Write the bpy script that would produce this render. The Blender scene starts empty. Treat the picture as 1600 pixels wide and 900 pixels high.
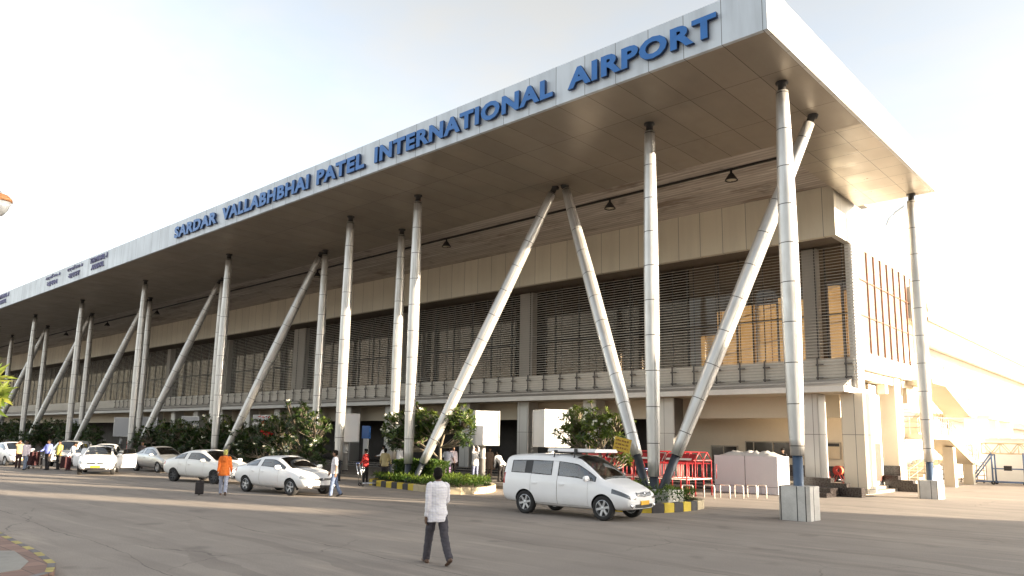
import bpy, bmesh, math, random
from mathutils import Vector, Matrix, noise
from mathutils.bvhtree import BVHTree
R = math.radians
random.seed(7)
S = bpy.context.scene
C = S.collection

# ------------------------------------------------------------------ camera
cam_d = bpy.data.cameras.new('camera')
cam = bpy.data.objects.new('camera', cam_d); C.objects.link(cam)
fw = Vector((-0.6709857, 0.7249469, 0.1556608)); rt = Vector((0.7357240, 0.6770346, 0.0182845)); up = Vector((0.0921325, -0.1267920, 0.9876413))
cam.matrix_world = Matrix(((rt.x, up.x, -fw.x, 0), (rt.y, up.y, -fw.y, 0), (rt.z, up.z, -fw.z, 2.18), (0, 0, 0, 1)))
cam_d.sensor_fit = 'HORIZONTAL'; cam_d.sensor_width = 36
cam_d.lens = 1175.28 / 1600 * 36
cam_d.shift_x = 13.42 / 1600; cam_d.shift_y = 53.53 / 1600
cam_d.clip_start = 0.1; cam_d.clip_end = 6000
S.camera = cam

# ------------------------------------------------------------------ sky, sun, exposure
SUN_EL, SUN_AZ = 11.0, 22.0         # azimuth counted from +X towards +Y
W = bpy.data.worlds.new('World'); S.world = W; W.use_nodes = True
nt = W.node_tree; nt.nodes.clear()
sky = nt.nodes.new('ShaderNodeTexSky'); sky.sky_type = 'NISHITA'; sky.sun_disc = False
sky.sun_elevation = R(SUN_EL); sky.sun_rotation = R(90 - SUN_AZ)
sky.air_density = 1.0; sky.dust_density = 2.5; sky.ozone_density = 1.2; sky.altitude = 50
# thin high cloud: broad soft streaks that whiten the blue
tc = nt.nodes.new('ShaderNodeTexCoord'); mp = nt.nodes.new('ShaderNodeMapping'); mp.inputs['Scale'].default_value = (1.2, 2.6, 5.0)
mp.inputs['Rotation'].default_value = (0, 0, R(35))
nz = nt.nodes.new('ShaderNodeTexNoise'); nz.inputs['Scale'].default_value = 1.6; nz.inputs['Detail'].default_value = 6; nz.inputs['Roughness'].default_value = .55
rp = nt.nodes.new('ShaderNodeValToRGB'); rp.color_ramp.elements[0].position = .38; rp.color_ramp.elements[1].position = .66
rp.color_ramp.elements[0].color = (.60, .60, .60, 1); rp.color_ramp.elements[1].color = (.90, .90, .90, 1)
bw = nt.nodes.new('ShaderNodeRGBToBW'); tint = nt.nodes.new('ShaderNodeMix'); tint.data_type = 'RGBA'; tint.blend_type = 'MULTIPLY'
tint.inputs['Factor'].default_value = 1; tint.inputs[7].default_value = (1.14, 1.12, 1.06, 1)
mx = nt.nodes.new('ShaderNodeMix'); mx.data_type = 'RGBA'
bg = nt.nodes.new('ShaderNodeBackground'); bg.inputs['Strength'].default_value = .13
ow = nt.nodes.new('ShaderNodeOutputWorld')
L = nt.links.new
L(tc.outputs['Generated'], mp.inputs['Vector']); L(mp.outputs[0], nz.inputs['Vector']); L(nz.outputs[0], rp.inputs[0])
L(sky.outputs[0], bw.inputs[0]); L(bw.outputs[0], tint.inputs[6]); L(rp.outputs[0], mx.inputs['Factor'])
L(sky.outputs[0], mx.inputs[6]); L(tint.outputs[2], mx.inputs[7]); L(mx.outputs[2], bg.inputs['Color']); L(bg.outputs[0], ow.inputs['Surface'])

sd = bpy.data.lights.new('sun', 'SUN'); sun = bpy.data.objects.new('sun', sd); C.objects.link(sun)
sd.energy = 4.8; sd.angle = R(.55); sd.color = (1.0, .83, .61)
sv = Vector((math.cos(R(SUN_AZ)) * math.cos(R(SUN_EL)), math.sin(R(SUN_AZ)) * math.cos(R(SUN_EL)), math.sin(R(SUN_EL))))
sun.rotation_mode = 'QUATERNION'; sun.rotation_quaternion = sv.to_track_quat('Z', 'Y')
S.view_settings.view_transform = 'Standard'; S.view_settings.look = 'None'
S.view_settings.gamma = 1; S.view_settings.use_curve_mapping = False
S.view_settings.exposure = 2.2
try:
    S.cycles.max_bounces = 8; S.cycles.transparent_max_bounces = 16; S.cycles.caustics_reflective = False; S.cycles.caustics_refractive = False
except Exception: pass

# ------------------------------------------------------------------ materials
MATS = {}
class NB:
    """small node-building helper"""
    def __init__(s, name):
        s.m = bpy.data.materials.new(name); s.m.use_nodes = True; s.t = s.m.node_tree; s.t.nodes.clear()
        s.out = s.n('ShaderNodeOutputMaterial'); s.b = s.n('ShaderNodeBsdfPrincipled'); s.l(s.b.outputs[0], s.out.inputs[0])
        s.tc = s.n('ShaderNodeTexCoord')
    def n(s, t, **k):
        x = s.t.nodes.new(t)
        for a, v in k.items(): setattr(x, a, v)
        return x
    def l(s, a, b): s.t.links.new(a, b)
    def noise(s, scale, detail=4, rough=.55, vec=None, sc=None):
        x = s.n('ShaderNodeTexNoise'); x.inputs['Scale'].default_value = scale; x.inputs['Detail'].default_value = detail; x.inputs['Roughness'].default_value = rough
        v = vec or s.tc.outputs['Object']
        if sc:
            m = s.n('ShaderNodeMapping'); m.inputs['Scale'].default_value = sc; s.l(v, m.inputs[0]); v = m.outputs[0]
        s.l(v, x.inputs['Vector']); return x.outputs[0]
    def ramp(s, fac, a, b, ca, cb):
        x = s.n('ShaderNodeValToRGB'); e = x.color_ramp.elements; e[0].position = a; e[1].position = b
        e[0].color = (*ca, 1) if len(ca) == 3 else ca; e[1].color = (*cb, 1) if len(cb) == 3 else cb
        s.l(fac, x.inputs[0]); return x.outputs[0]
    def mix(s, fac, a, b, mode='MIX'):
        x = s.n('ShaderNodeMix'); x.data_type = 'RGBA'; x.blend_type = mode
        for v, i in ((fac, 0), (a, 6), (b, 7)):
            if isinstance(v, (int, float)): x.inputs[i].default_value = v
            elif isinstance(v, tuple): x.inputs[i].default_value = (*v, 1) if len(v) == 3 else v
            else: s.l(v, x.inputs[i])
        return x.outputs[2]
    def math(s, op, a, b=0.0, c=None):
        x = s.n('ShaderNodeMath', operation=op)
        for i, v in enumerate((a, b, c)):
            if v is None: continue
            if isinstance(v, (int, float)): x.inputs[i].default_value = v
            else: s.l(v, x.inputs[i])
        return x.outputs[0]
    def sep(s, v=None):
        x = s.n('ShaderNodeSeparateXYZ'); s.l(v or s.tc.outputs['Object'], x.inputs[0]); return x.outputs
    def line(s, coord, period, w, off=0.0):
        """1 on a thin line every `period`, else 0"""
        a = s.math('PINGPONG', s.math('ADD', coord, off + 1000 * period), period / 2.0)
        return s.math('LESS_THAN', a, w)
    def set(s, **k):
        for a, v in k.items():
            i = s.b.inputs[{'col': 'Base Color', 'rough': 'Roughness', 'metal': 'Metallic', 'spec': 'Specular IOR Level', 'coat': 'Coat Weight', 'trans': 'Transmission Weight', 'emit': 'Emission Color', 'es': 'Emission Strength', 'coatr': 'Coat Roughness'}[a]]
            if isinstance(v, (int, float)): i.default_value = v
            elif isinstance(v, tuple): i.default_value = (*v, 1)
            else: s.l(v, i)
        return s
    def bump(s, h, strength, dist=.02):
        x = s.n('ShaderNodeBump'); x.inputs['Strength'].default_value = strength; x.inputs['Distance'].default_value = dist
        s.l(h, x.inputs['Height']); s.l(x.outputs[0], s.b.inputs['Normal']); return s
def mul(c, k): return tuple(min(1, x * k) for x in c)
def mat(name, col, rough=.6, metal=0, var=.12, scale=2.0, bump=0, spec=.5, coat=0, fine=14):
    if name in MATS: return MATS[name]
    b = NB(name)
    c = b.ramp(b.noise(scale, 5), .3, .7, mul(col, 1 - var), mul(col, 1 + var))
    c = b.mix(.35, c, b.ramp(b.noise(scale * fine, 3), .3, .7, mul(col, 1 - var), mul(col, 1 + var)))
    b.set(col=c, rough=rough, metal=metal, spec=spec, coat=coat)
    b.l(b.ramp(b.noise(scale * 2.3, 3), .3, .7, (max(0, rough - .08),) * 3, (min(1, rough + .1),) * 3), b.b.inputs['Roughness'])
    if bump: b.bump(b.noise(scale * fine, 3), bump)
    MATS[name] = b.m; return b.m

# ------------------------------------------------------------------ mesh helpers
class MB:
    def __init__(s): s.v = []; s.f = []; s.mi = []; s.cur = 0
    def add(s, vs, fs):
        k = len(s.v); s.v += [tuple(v) for v in vs]; s.f += [tuple(i + k for i in f) for f in fs]; s.mi += [s.cur] * len(fs); return s
    def box(s, x0, x1, y0, y1, z0, z1):
        return s.add([(x, y, z) for z in (z0, z1) for y in (y0, y1) for x in (x0, x1)], [(0, 2, 3, 1), (4, 5, 7, 6), (0, 1, 5, 4), (2, 6, 7, 3), (0, 4, 6, 2), (1, 3, 7, 5)])
    def cbox(s, c, sx, sy, sz, rz=0, M=None):
        M = M or Matrix.Rotation(rz, 4, 'Z'); c = Vector(c)
        vs = [c + M @ Vector((x * sx / 2, y * sy / 2, z * sz / 2)) for z in (-1, 1) for y in (-1, 1) for x in (-1, 1)]
        return s.add(vs, [(0, 2, 3, 1), (4, 5, 7, 6), (0, 1, 5, 4), (2, 6, 7, 3), (0, 4, 6, 2), (1, 3, 7, 5)])
    def beam(s, p0, p1, w, h=None, upv=(0, 0, 1)):
        h = h or w; p0 = Vector(p0); p1 = Vector(p1); d = (p1 - p0).normalized(); a = d.cross(Vector(upv))
        if a.length < 1e-4: a = d.cross(Vector((1, 0, 0)))
        a.normalize(); b = a.cross(d); a *= w / 2; b *= h / 2
        vs = [p + i * a + j * b for p in (p0, p1) for i, j in ((-1, -1), (1, -1), (1, 1), (-1, 1))]
        return s.add(vs, [(0, 1, 2, 3), (7, 6, 5, 4), (0, 4, 5, 1), (1, 5, 6, 2), (2, 6, 7, 3), (3, 7, 4, 0)])
    def tube(s, pts, rad, n=8, caps=True):
        pts = [Vector(p) for p in pts]
        if isinstance(rad, (int, float)): rad = [rad] * len(pts)
        k = len(s.v); u = None
        for i, p in enumerate(pts):
            d = ((pts[min(i + 1, len(pts) - 1)] - pts[max(i - 1, 0)])).normalized()
            if u is None:
                u = d.cross(Vector((0, 0, 1)))
                if u.length < 1e-3: u = d.cross(Vector((0, 1, 0)))
            u = (u - d * u.dot(d)).normalized(); w = d.cross(u)
            for j in range(n):
                a = 2 * math.pi * j / n; s.v.append(tuple(p + (u * math.cos(a) + w * math.sin(a)) * rad[i]))
        for i in range(len(pts) - 1):
            for j in range(n):
                a = k + i * n + j; b = k + i * n + (j + 1) % n; s.f.append((a, b, b + n, a + n)); s.mi.append(s.cur)
        if caps:
            s.f.append(tuple(k + j for j in reversed(range(n)))); s.mi.append(s.cur)
            e = k + (len(pts) - 1) * n; s.f.append(tuple(e + j for j in range(n))); s.mi.append(s.cur)
        return s
    def lathe(s, prof, n=24, M=None, close=False):
        """profile of (r, z) turned about z"""
        M = M or Matrix(); k = len(s.v); m = len(prof)
        for r, z in prof:
            for j in range(n):
                a = 2 * math.pi * j / n; s.v.append(tuple(M @ Vector((r * math.cos(a), r * math.sin(a), z))))
        for i in range(m if close else m - 1):
            i2 = (i + 1) % m
            for j in range(n):
                j2 = (j + 1) % n; s.f.append((k + i * n + j, k + i * n + j2, k + i2 * n + j2, k + i2 * n + j)); s.mi.append(s.cur)
        if not close:
            if prof[0][0] > 1e-4: s.f.append(tuple(k + j for j in reversed(range(n)))); s.mi.append(s.cur)
            if prof[-1][0] > 1e-4: s.f.append(tuple(k + (m - 1) * n + j for j in range(n))); s.mi.append(s.cur)
        return s
    def prism(s, poly, z0, z1):
        n = len(poly); return s.add([(x, y, z0) for x, y in poly] + [(x, y, z1) for x, y in poly], [tuple(reversed(range(n))), tuple(range(n, 2 * n))] + [(i, (i + 1) % n, n + (i + 1) % n, n + i) for i in range(n)])
    def prism_y(s, poly, y0, y1):
        """polygon in (x, z) extruded along y"""
        n = len(poly); return s.add([(x, y0, z) for x, z in poly] + [(x, y1, z) for x, z in poly], [tuple(range(n)), tuple(reversed(range(n, 2 * n)))] + [(i, n + i, n + (i + 1) % n, (i + 1) % n) for i in range(n)])
    def prism_x(s, poly, x0, x1):
        n = len(poly); return s.add([(x0, y, z) for y, z in poly] + [(x1, y, z) for y, z in poly], [tuple(reversed(range(n))), tuple(range(n, 2 * n))] + [(i, (i + 1) % n, n + (i + 1) % n, n + i) for i in range(n)])
    def mesh(s, name, mats, smooth=False, off=None):
        me = bpy.data.meshes.new(name); o = off or Vector()
        me.from_pydata([tuple(Vector(v) - o) for v in s.v], [], s.f)
        for m in (mats if isinstance(mats, (list, tuple)) else [mats]): me.materials.append(m)
        me.polygons.foreach_set('material_index', s.mi)
        if smooth: me.polygons.foreach_set('use_smooth', [True] * len(s.f))
        me.update(); return me
def tag(o, label=None, cat=None, group=None, kind=None):
    for k, v in (('label', label), ('category', cat), ('group', group), ('kind', kind)):
        if v: o[k] = v
    return o
def thing(name, label, cat, loc=(0, 0, 0), rz=0, group=None):
    o = bpy.data.objects.new(name, None); o.empty_display_size = .3; C.objects.link(o); o.location = loc; o.rotation_euler = (0, 0, rz)
    return tag(o, label, cat, group)
def link(name, me, parent=None):
    o = bpy.data.objects.new(name, me); C.objects.link(o)
    if parent: o.parent = parent
    return o
def obj(name, mb, mats, parent=None, smooth=False, local=False):
    """mesh object; vertices are world coordinates unless local (parent's space)"""
    off = None
    if parent is not None and not local:
        q = parent; off = Vector()
        while q is not None: off += q.location; q = q.parent
    return link(name, mb.mesh(name, mats, smooth, off), parent)
def solo(name, mb, mats, label, cat, base, group=None, smooth=False):
    o = link(name, mb.mesh(name, mats, smooth, Vector(base))); o.location = base
    return tag(o, label, cat, group)
def struct(name, mb, mats, smooth=False):
    return tag(link(name, mb.mesh(name, mats, smooth)), kind='structure')
def kids(o): return [c for c in C.objects if c.parent == o]
def copy_tree(o, parent=None):
    c = o.copy(); C.objects.link(c)
    if parent: c.parent = parent
    for ch in kids(o): copy_tree(ch, c)
    return c
def evaluated(o, name):
    """mesh of an object with its modifiers applied"""
    dg = bpy.context.evaluated_depsgraph_get(); dg.update()
    me = bpy.data.meshes.new_from_object(o.evaluated_get(dg)); me.name = name; return me
def shade_auto(me, ang=35):
    me.polygons.foreach_set('use_smooth', [True] * len(me.polygons))
    try: me.set_sharp_from_angle(angle=R(ang))
    except Exception: pass
# ------------------------------------------------------------------ shared surface materials
def m_asphalt():
    b = NB('asphalt'); X = b.sep()
    big = b.noise(.06, 4); mid = b.noise(.7, 5); fine = b.noise(38, 3, .7)
    c = b.ramp(big, .3, .7, (0.233, 0.202, 0.179), (0.326, 0.280, 0.239))
    c = b.mix(.55, c, b.ramp(mid, .3, .72, (0.198, 0.170, 0.152), (0.366, 0.316, 0.269)))
    c = b.mix(.5, c, b.ramp(fine, .3, .7, (0.168, 0.146, 0.131), (0.395, 0.340, 0.290)))
    # tyre-darkened lanes running along the kerb
    lane = b.noise(.35, 3, .5, sc=(.05, 1.0, 1))
    c = b.mix(b.ramp(lane, .5, .75, (0, 0, 0), (.42, .42, .42)), c, (0.182, 0.158, 0.142))
    # oil and repair stains
    st = b.noise(.9, 2, .4); c = b.mix(b.ramp(st, .66, .74, (0, 0, 0), (.5, .5, .5)), c, (0.148, 0.128, 0.115))
    pale = b.noise(.33, 5, .65, sc=(.35, 1, 1)); c = b.mix(b.ramp(pale, .57, .72, (0, 0, 0), (.45, .45, .45)), c, (0.465, 0.389, 0.321))
    # slab joints: wandering dark lines
    wob = b.math('MULTIPLY', b.math('SUBTRACT', b.noise(.25, 3), .5), .9)
    wf = b.math('MULTIPLY', b.math('SUBTRACT', b.noise(6, 3), .5), .07)
    yy = b.math('ADD', b.math('ADD', b.math('ADD', X[1], b.math('MULTIPLY', X[0], .066)), wob), wf)
    j = b.line(yy, 3.6, .014, -4.82)
    xx = b.math('ADD', X[0], b.math('ADD', b.math('MULTIPLY', b.math('SUBTRACT', b.noise(.3, 3), .5), 1.4), wf))
    j2 = b.line(xx, 17.0, .009, 2.0)
    c = b.mix(b.math('MULTIPLY', b.math('MAXIMUM', j, b.math('MULTIPLY', j2, .6)), b.ramp(b.noise(.5, 2), .35, .6, (.15,)*3, (.8,)*3)), c, (0.081, 0.070, 0.063))
    stk = b.noise(1.1, 5, .65, sc=(.10, 1.3, 1)); c = b.mix(b.ramp(stk, .52, .68, (0, 0, 0), (.5,) * 3), c, (0.183, 0.156, 0.138))
    stl = b.noise(1.7, 4, .6, sc=(.12, 1.5, 1)); c = b.mix(b.ramp(stl, .58, .72, (0, 0, 0), (.4,) * 3), c, (0.439, 0.378, 0.316))
    tw = b.math('ADD', yy, b.math('MULTIPLY', b.noise(.12, 2), 2.5)); trk = b.math('MULTIPLY', b.math('MAXIMUM', b.line(tw, 4.4, .16, .0), b.line(tw, 4.4, .16, 1.55)), b.ramp(b.noise(.4, 4, .6, sc=(.3, 1, 1)), .42, .62, (0, 0, 0), (.4,) * 3)); c = b.mix(trk, c, (0.140, 0.120, 0.108))
    vc = b.n('ShaderNodeTexVoronoi'); vc.feature = 'DISTANCE_TO_EDGE'; vc.inputs['Scale'].default_value = .16; wv = b.n('ShaderNodeVectorMath'); wv.operation = 'ADD'; nn_ = b.n('ShaderNodeTexNoise'); nn_.inputs['Scale'].default_value = .8; nn_.inputs['Detail'].default_value = 5; b.l(b.tc.outputs['Object'], nn_.inputs['Vector']); sc_ = b.n('ShaderNodeVectorMath'); sc_.operation = 'SCALE'; sc_.inputs['Scale'].default_value = .9; b.l(nn_.outputs['Color'], sc_.inputs[0]); b.l(b.tc.outputs['Object'], wv.inputs[0]); b.l(sc_.outputs[0], wv.inputs[1]); b.l(wv.outputs[0], vc.inputs['Vector'])
    crk = b.math('MULTIPLY', b.math('LESS_THAN', vc.outputs['Distance'], .0028), b.ramp(b.noise(.22, 3), .45, .58, (0, 0, 0), (.45,) * 3)); c = b.mix(crk, c, (.075, .068, .062))
    b.set(col=c, rough=.82, spec=.35)
    h = b.math('ADD', b.math('MULTIPLY', fine, .6), b.math('MULTIPLY', b.noise(3, 4), 1.0)); b.bump(h, .35, .02); return b.m
ASPH = m_asphalt()
def m_panel(name, col, px, pz, axis, rough=.38, metal=.35, off=(0, 0), streak=.3, seam=.012, seamcol=(.05, .05, .05), var=.06):
    """sheet panels with dark joints in two directions; axis picks the two coordinates"""
    b = NB(name); X = b.sep(); u, v = X[axis[0]], X[axis[1]]
    # each panel a slightly different tone
    comb = b.n('ShaderNodeCombineXYZ')
    b.l(b.math('FLOOR', b.math('DIVIDE', b.math('ADD', u, off[0] + px * 1000), px)), comb.inputs[0]); b.l(b.math('FLOOR', b.math('DIVIDE', b.math('ADD', v, off[1] + pz * 1000), pz)), comb.inputs[1])
    wn = b.n('ShaderNodeTexWhiteNoise', noise_dimensions='2D'); b.l(comb.outputs[0], wn.inputs['Vector'])
    c = b.ramp(wn.outputs[0], 0, 1, mul(col, 1 - var), mul(col, 1 + var))
    s = [1, 1, 1]; s[axis[1]] = .12
    dirt = b.noise(1.6, 5, .6, sc=tuple(s)); c = b.mix(b.ramp(dirt, .45, .8, (0, 0, 0), (streak,) * 3), c, mul(col, .45))
    j = b.math('MAXIMUM', b.line(u, px, seam, off[0]), b.line(v, pz, seam, off[1]))
    c = b.mix(j, c, seamcol)
    b.set(col=c, metal=metal, rough=b.ramp(b.noise(.8, 4), .3, .7, (rough - .08,) * 3, (rough + .1,) * 3))
    b.bump(b.math('MULTIPLY', b.noise(.55, 2), 1.0), .08, .1); return b.m
def m_column():
    b = NB('column_cladding'); X = b.sep()
    ring = b.line(X[2], 1.27, .013, .35); c = b.ramp(b.noise(3, 4, .6, sc=(1, 1, .15)), .3, .75, (.50, .49, .47), (.68, .67, .65))
    stn = b.noise(2.2, 5, .65, sc=(1.6, 1.6, .22)); c = b.mix(b.ramp(stn, .5, .8, (0, 0, 0), (.6,) * 3), c, (.30, .26, .21))
    ang = b.math('ARCTAN2', X[1], X[0]); vs = b.math('LESS_THAN', b.math('ABSOLUTE', b.math('SUBTRACT', ang, -.75)), .03)
    c = b.mix(b.math('MAXIMUM', ring, b.math('MULTIPLY', vs, .6)), c, (.06, .055, .05))
    b.set(col=c, metal=.55, rough=b.ramp(b.noise(2, 3), .3, .7, (.28,) * 3, (.42,) * 3)); b.bump(b.noise(1.4, 2), .06, .1); return b.m
COLM = m_column()
SILVER = mat('silver_panel', (.62, .63, .64), .4, .5, .06, 1.2)
FASCIA = m_panel('fascia_panel', (.60, .655, .71), 1.27, 60, (0, 2), .5, .15, (9.23, 30), .5, .010, (.12, .13, .14), .04)
FASC_END = m_panel('fascia_end_panel', (.66, .66, .64), 1.27, 60, (1, 2), .45, .15, (0, 30), .15, .010, (.2, .2, .2), .03)
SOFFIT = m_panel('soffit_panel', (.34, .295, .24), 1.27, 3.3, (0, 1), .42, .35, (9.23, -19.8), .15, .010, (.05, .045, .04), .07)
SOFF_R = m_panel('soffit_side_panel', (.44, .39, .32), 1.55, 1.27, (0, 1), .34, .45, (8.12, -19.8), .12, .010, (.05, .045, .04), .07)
BEIGE = m_panel('beige_panel', (.74, .69, .57), 1.27, 50, (0, 2), .5, .1, (.55, 20), .22, .010, (.12, .11, .09), .05)
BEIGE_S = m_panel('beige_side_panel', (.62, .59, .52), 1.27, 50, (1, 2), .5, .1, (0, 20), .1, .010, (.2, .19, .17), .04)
WALLC = mat('cream_render', (.66, .58, .46), .8, 0, .05, .6, .05)
WALLW = mat('white_render', (.82, .81, .78), .75, 0, .04, .5, .05)
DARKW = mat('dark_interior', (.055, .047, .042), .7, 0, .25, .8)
GRANITE = mat('black_granite', (.028, .022, .021), .28, 0, .35, 6, 0, .6, 0, 9)
STEPTOP = mat('step_stone', (.34, .30, .25), .7, 0, .15, 2, .1)
PILLAR = m_panel('pillar_panel', (.50, .485, .46), .62, 2.45, (0, 2), .42, .35, (.1, -.3), .15, .012, (.12, .11, .10), .04)
WPAINT = mat('white_paint', (.78, .77, .75), .5, 0, .04, 1.5)
STEELP = mat('painted_pipe_blue', (.06, .095, .155), .4, .1, .2, 3)
DKPIPE = mat('dark_pipe', (.035, .04, .05), .45, .2, .2, 3)
DARK = mat('dark_metal', (.035, .033, .032), .5, .3, .2, 4)
CONC = mat('concrete_grey', (.30, .28, .25), .85, 0, .15, 1.5, .15)

# ------------------------------------------------------------------ ground
g = MB(); n = 60
def gcoord(i): t = i / n * 2 - 1; return (abs(t) ** 3) * 1500 * (1 if t > 0 else -1)
g.add([(gcoord(i), gcoord(j), 0) for j in range(n + 1) for i in range(n + 1)], [(j * (n + 1) + i, j * (n + 1) + i + 1, (j + 1) * (n + 1) + i + 1, (j + 1) * (n + 1) + i) for j in range(n) for i in range(n)])
struct('ground', g, ASPH)
PAVE = m_panel('paver', (.215, .19, .165), .4, .4, (0, 1), .8, 0, (0, 0), .3, .008, (.09, .08, .07), .14)
pv = MB(); pv.box(-195, -19.2, 26.2, 35.2, -.05, .12); struct('pavement', pv, PAVE)
hills = MB()
ring = [(900 * math.cos(a), 900 * math.sin(a)) for a in [math.pi * 2 * i / 160 for i in range(160)]]
vs = []; 
for i, (x, y) in enumerate(ring): vs += [(x, y, -1), (x * 1.01, y * 1.01, 7 + 5 * noise.noise(Vector((x * .01, y * .01, 3))))]
hills.add(vs, [(2 * i, 2 * ((i + 1) % 160), 2 * ((i + 1) % 160) + 1, 2 * i + 1) for i in range(160)])
struct('distant_treeline', hills, mat('far_foliage', (.05, .055, .04), .9))

# ------------------------------------------------------------------ canopy roof
ZB, ZT, XE, Y0, YB = 14.012, 15.475, -8.128, 19.711, 38.286
XL = -200.0
cr = thing('canopy_roof', 'long flat silver canopy roof over the terminal forecourt, carrying the airport lettering', 'canopy', (-60, 29, ZB))
m = MB(); m.box(XL, XE - .004, Y0, Y0 + .14, ZB, ZT); obj('front_fascia', m, FASCIA, cr)
m = MB(); m.box(XE - .14, XE, Y0 + .003, YB, ZB + .003, ZT + .003); obj('end_fascia', m, FASC_END, cr)
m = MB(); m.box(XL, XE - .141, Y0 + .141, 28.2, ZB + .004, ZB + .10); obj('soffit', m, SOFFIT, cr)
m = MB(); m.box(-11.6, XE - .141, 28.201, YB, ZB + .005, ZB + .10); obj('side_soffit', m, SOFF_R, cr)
def m_deck():
    b = NB('metal_deck'); X = b.sep()
    st = b.noise(1.0, 5, .65, sc=(.10, 2.2, 1)); c = b.ramp(st, .3, .72, (.40, .36, .32), (.66, .60, .55))
    c = b.mix(b.ramp(b.noise(.5, 4, .6, sc=(.22, 1.6, 1)), .55, .72, (0, 0, 0), (.6,) * 3), c, (.78, .71, .63))
    c = b.mix(b.ramp(b.noise(.9, 4), .6, .75, (0, 0, 0), (.6,) * 3), c, (.085, .065, .055))
    sk = b.noise(1.3, 4, .7, sc=(.16, 3.2, 1)); c = b.mix(b.ramp(sk, .57, .66, (0, 0, 0), (.75,) * 3), c, (.84, .80, .75)); rs = b.noise(.7, 5, .7, sc=(.3, 1.2, 1)); c = b.mix(b.ramp(rs, .54, .66, (0, 0, 0), (.75,) * 3), c, (.20, .145, .11))
    rib = b.line(X[1], .30, .05); c = b.mix(b.math('MULTIPLY', rib, .30), c, (.07, .06, .052))
    b.set(col=c, rough=.6, metal=.15); b.bump(rib, .5, .03); return b.m
m = MB(); m.box(XL, -11.602, 28.201, 40.0, ZB + .34, ZB + .44); obj('deck_ceiling', m, m_deck(), cr)
m = MB(); m.box(XL, -11.602, 28.15, 28.2, ZB + .101, ZB + .5); m.box(-11.6, -11.55, 28.203, YB, ZB + .101, ZB + .5); obj('recess_edge', m, SOFFIT, cr)
m = MB(); m.box(XL + .1, XE - .142, Y0 + .142, YB - .1, ZT - .12, ZT - .02); obj('roof_sheet', m, SILVER, cr)
m = MB(); m.box(-11.6, XE - .143, YB - .1, YB, ZB + .101, ZT); obj('rear_fascia', m, FASCIA, cr)
for y in (30.3,):
    m = MB(); m.box(XL, -11.7, y - .05, y + .05, ZB + .25, ZB + .339); obj('conduit_beam', m, DARK, cr)

# pendant lamps under the deck
def lampshape():
    m = MB(); m.lathe([(.05, .42), (.05, .30), (.12, .24), (.27, 0), (.29, -.05), (.25, -.05), (.10, .18)], 16); return m
m0 = lampshape().mesh('lamp_shade', DARK, True)
gl = MB(); gl.lathe([(.0, .02), (.2, .0), (.22, -.03), (.0, -.06)], 16); g0 = gl.mesh('lens', mat('lamp_lens', (.5, .45, .35), .3), True)
pendx = [-14.4, -20.9, -32.9, -46.7, -60.4, -74.3, -87, -100]
for i, x in enumerate(pendx):
    t = thing('pendant_lamp', ['', ''][0] or 'pendant', 'lamp', (x, 30.3, ZB - .17), 0, 'pendant lamps under the canopy deck')
    t['label'] = ['dark cone lamp under the canopy deck, nearest the corner of the roof', 'dark cone lamp under the canopy deck, just left of the second upright column', 'dark cone lamp under the deck, left of the paired leaning columns',
                  'dark cone lamp under the deck, above the flat black louvre bay in mid building', 'dark cone lamp under the deck, behind the fourth upright column', 'small dark cone lamp far along the deck, right of a grey rear column', 'tiny dark cone lamp far down the deck, second from the left', 'tiny dark cone lamp at the far left end of the deck'][i]
    link('lamp_shade', m0, t); link('lens', g0, t)

# ------------------------------------------------------------------ lettering
def text_mesh(s, name, mats, size=1.0, ext=.05, bold=.0, sp=1.0):
    cu = bpy.data.curves.new(name, 'FONT'); cu.body = s; cu.size = size; cu.extrude = ext; cu.offset = bold; cu.space_character = sp; cu.resolution_u = 3
    o = bpy.data.objects.new('tmp', cu); C.objects.link(o); me = evaluated(o, name); bpy.data.objects.remove(o); bpy.data.curves.remove(cu)
    me.materials.clear()
    for m_ in (mats if isinstance(mats, (list, tuple)) else [mats]): me.materials.append(m_)
    return me
def fit_text(me, x0, x1, z0, z1, y, depth=None):
    """lay the text upright facing -Y and scale it into the given rectangle"""
    xs = [v.co.x for v in me.vertices]; zs = [v.co.y for v in me.vertices]
    ax, bx_, az, bz = min(xs), max(xs), min(zs), max(zs)
    for v in me.vertices:
        p = v.co.copy(); v.co = ((p.x - ax) / (bx_ - ax) * (x1 - x0) + x0, y - p.z, (p.y - az) / (bz - az) * (z1 - z0) + z0)
    me.update()
BLUE = mat('letter_blue', (.02, .15, .46), .4, 0, .12, 3)
BLUED = mat('letter_return', (.012, .035, .10), .5, 0, .1, 3)
sg = thing('airport_name_lettering', 'tall blue raised capital letters spelling the airport name along the white roof edge', 'lettering', (-28, Y0 - .1, 14.3))
ps_ = ''.join
for w, x0, x1 in (('SARDAR', -46.42, -40.9), ('VALLABHBHAI', -40.25, -31.4), ('PATEL', -30.72, -26.9), ('INTERNATIONAL', -26.16, -15.92), ('AIRPORT', -15.25, -9.62)):
    me = text_mesh(w, 'word', [BLUE, BLUED], 1, .06, .045, 1.12)
    for p in me.polygons: p.material_index = 0 if abs(p.normal.z) > .7 else 1
    fit_text(me, x0 + 28, x1 + 28, .02, .77, 0)
    link('word', me, sg)
LG = mat('letter_violet', (.10, .10, .24), .5)
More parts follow.
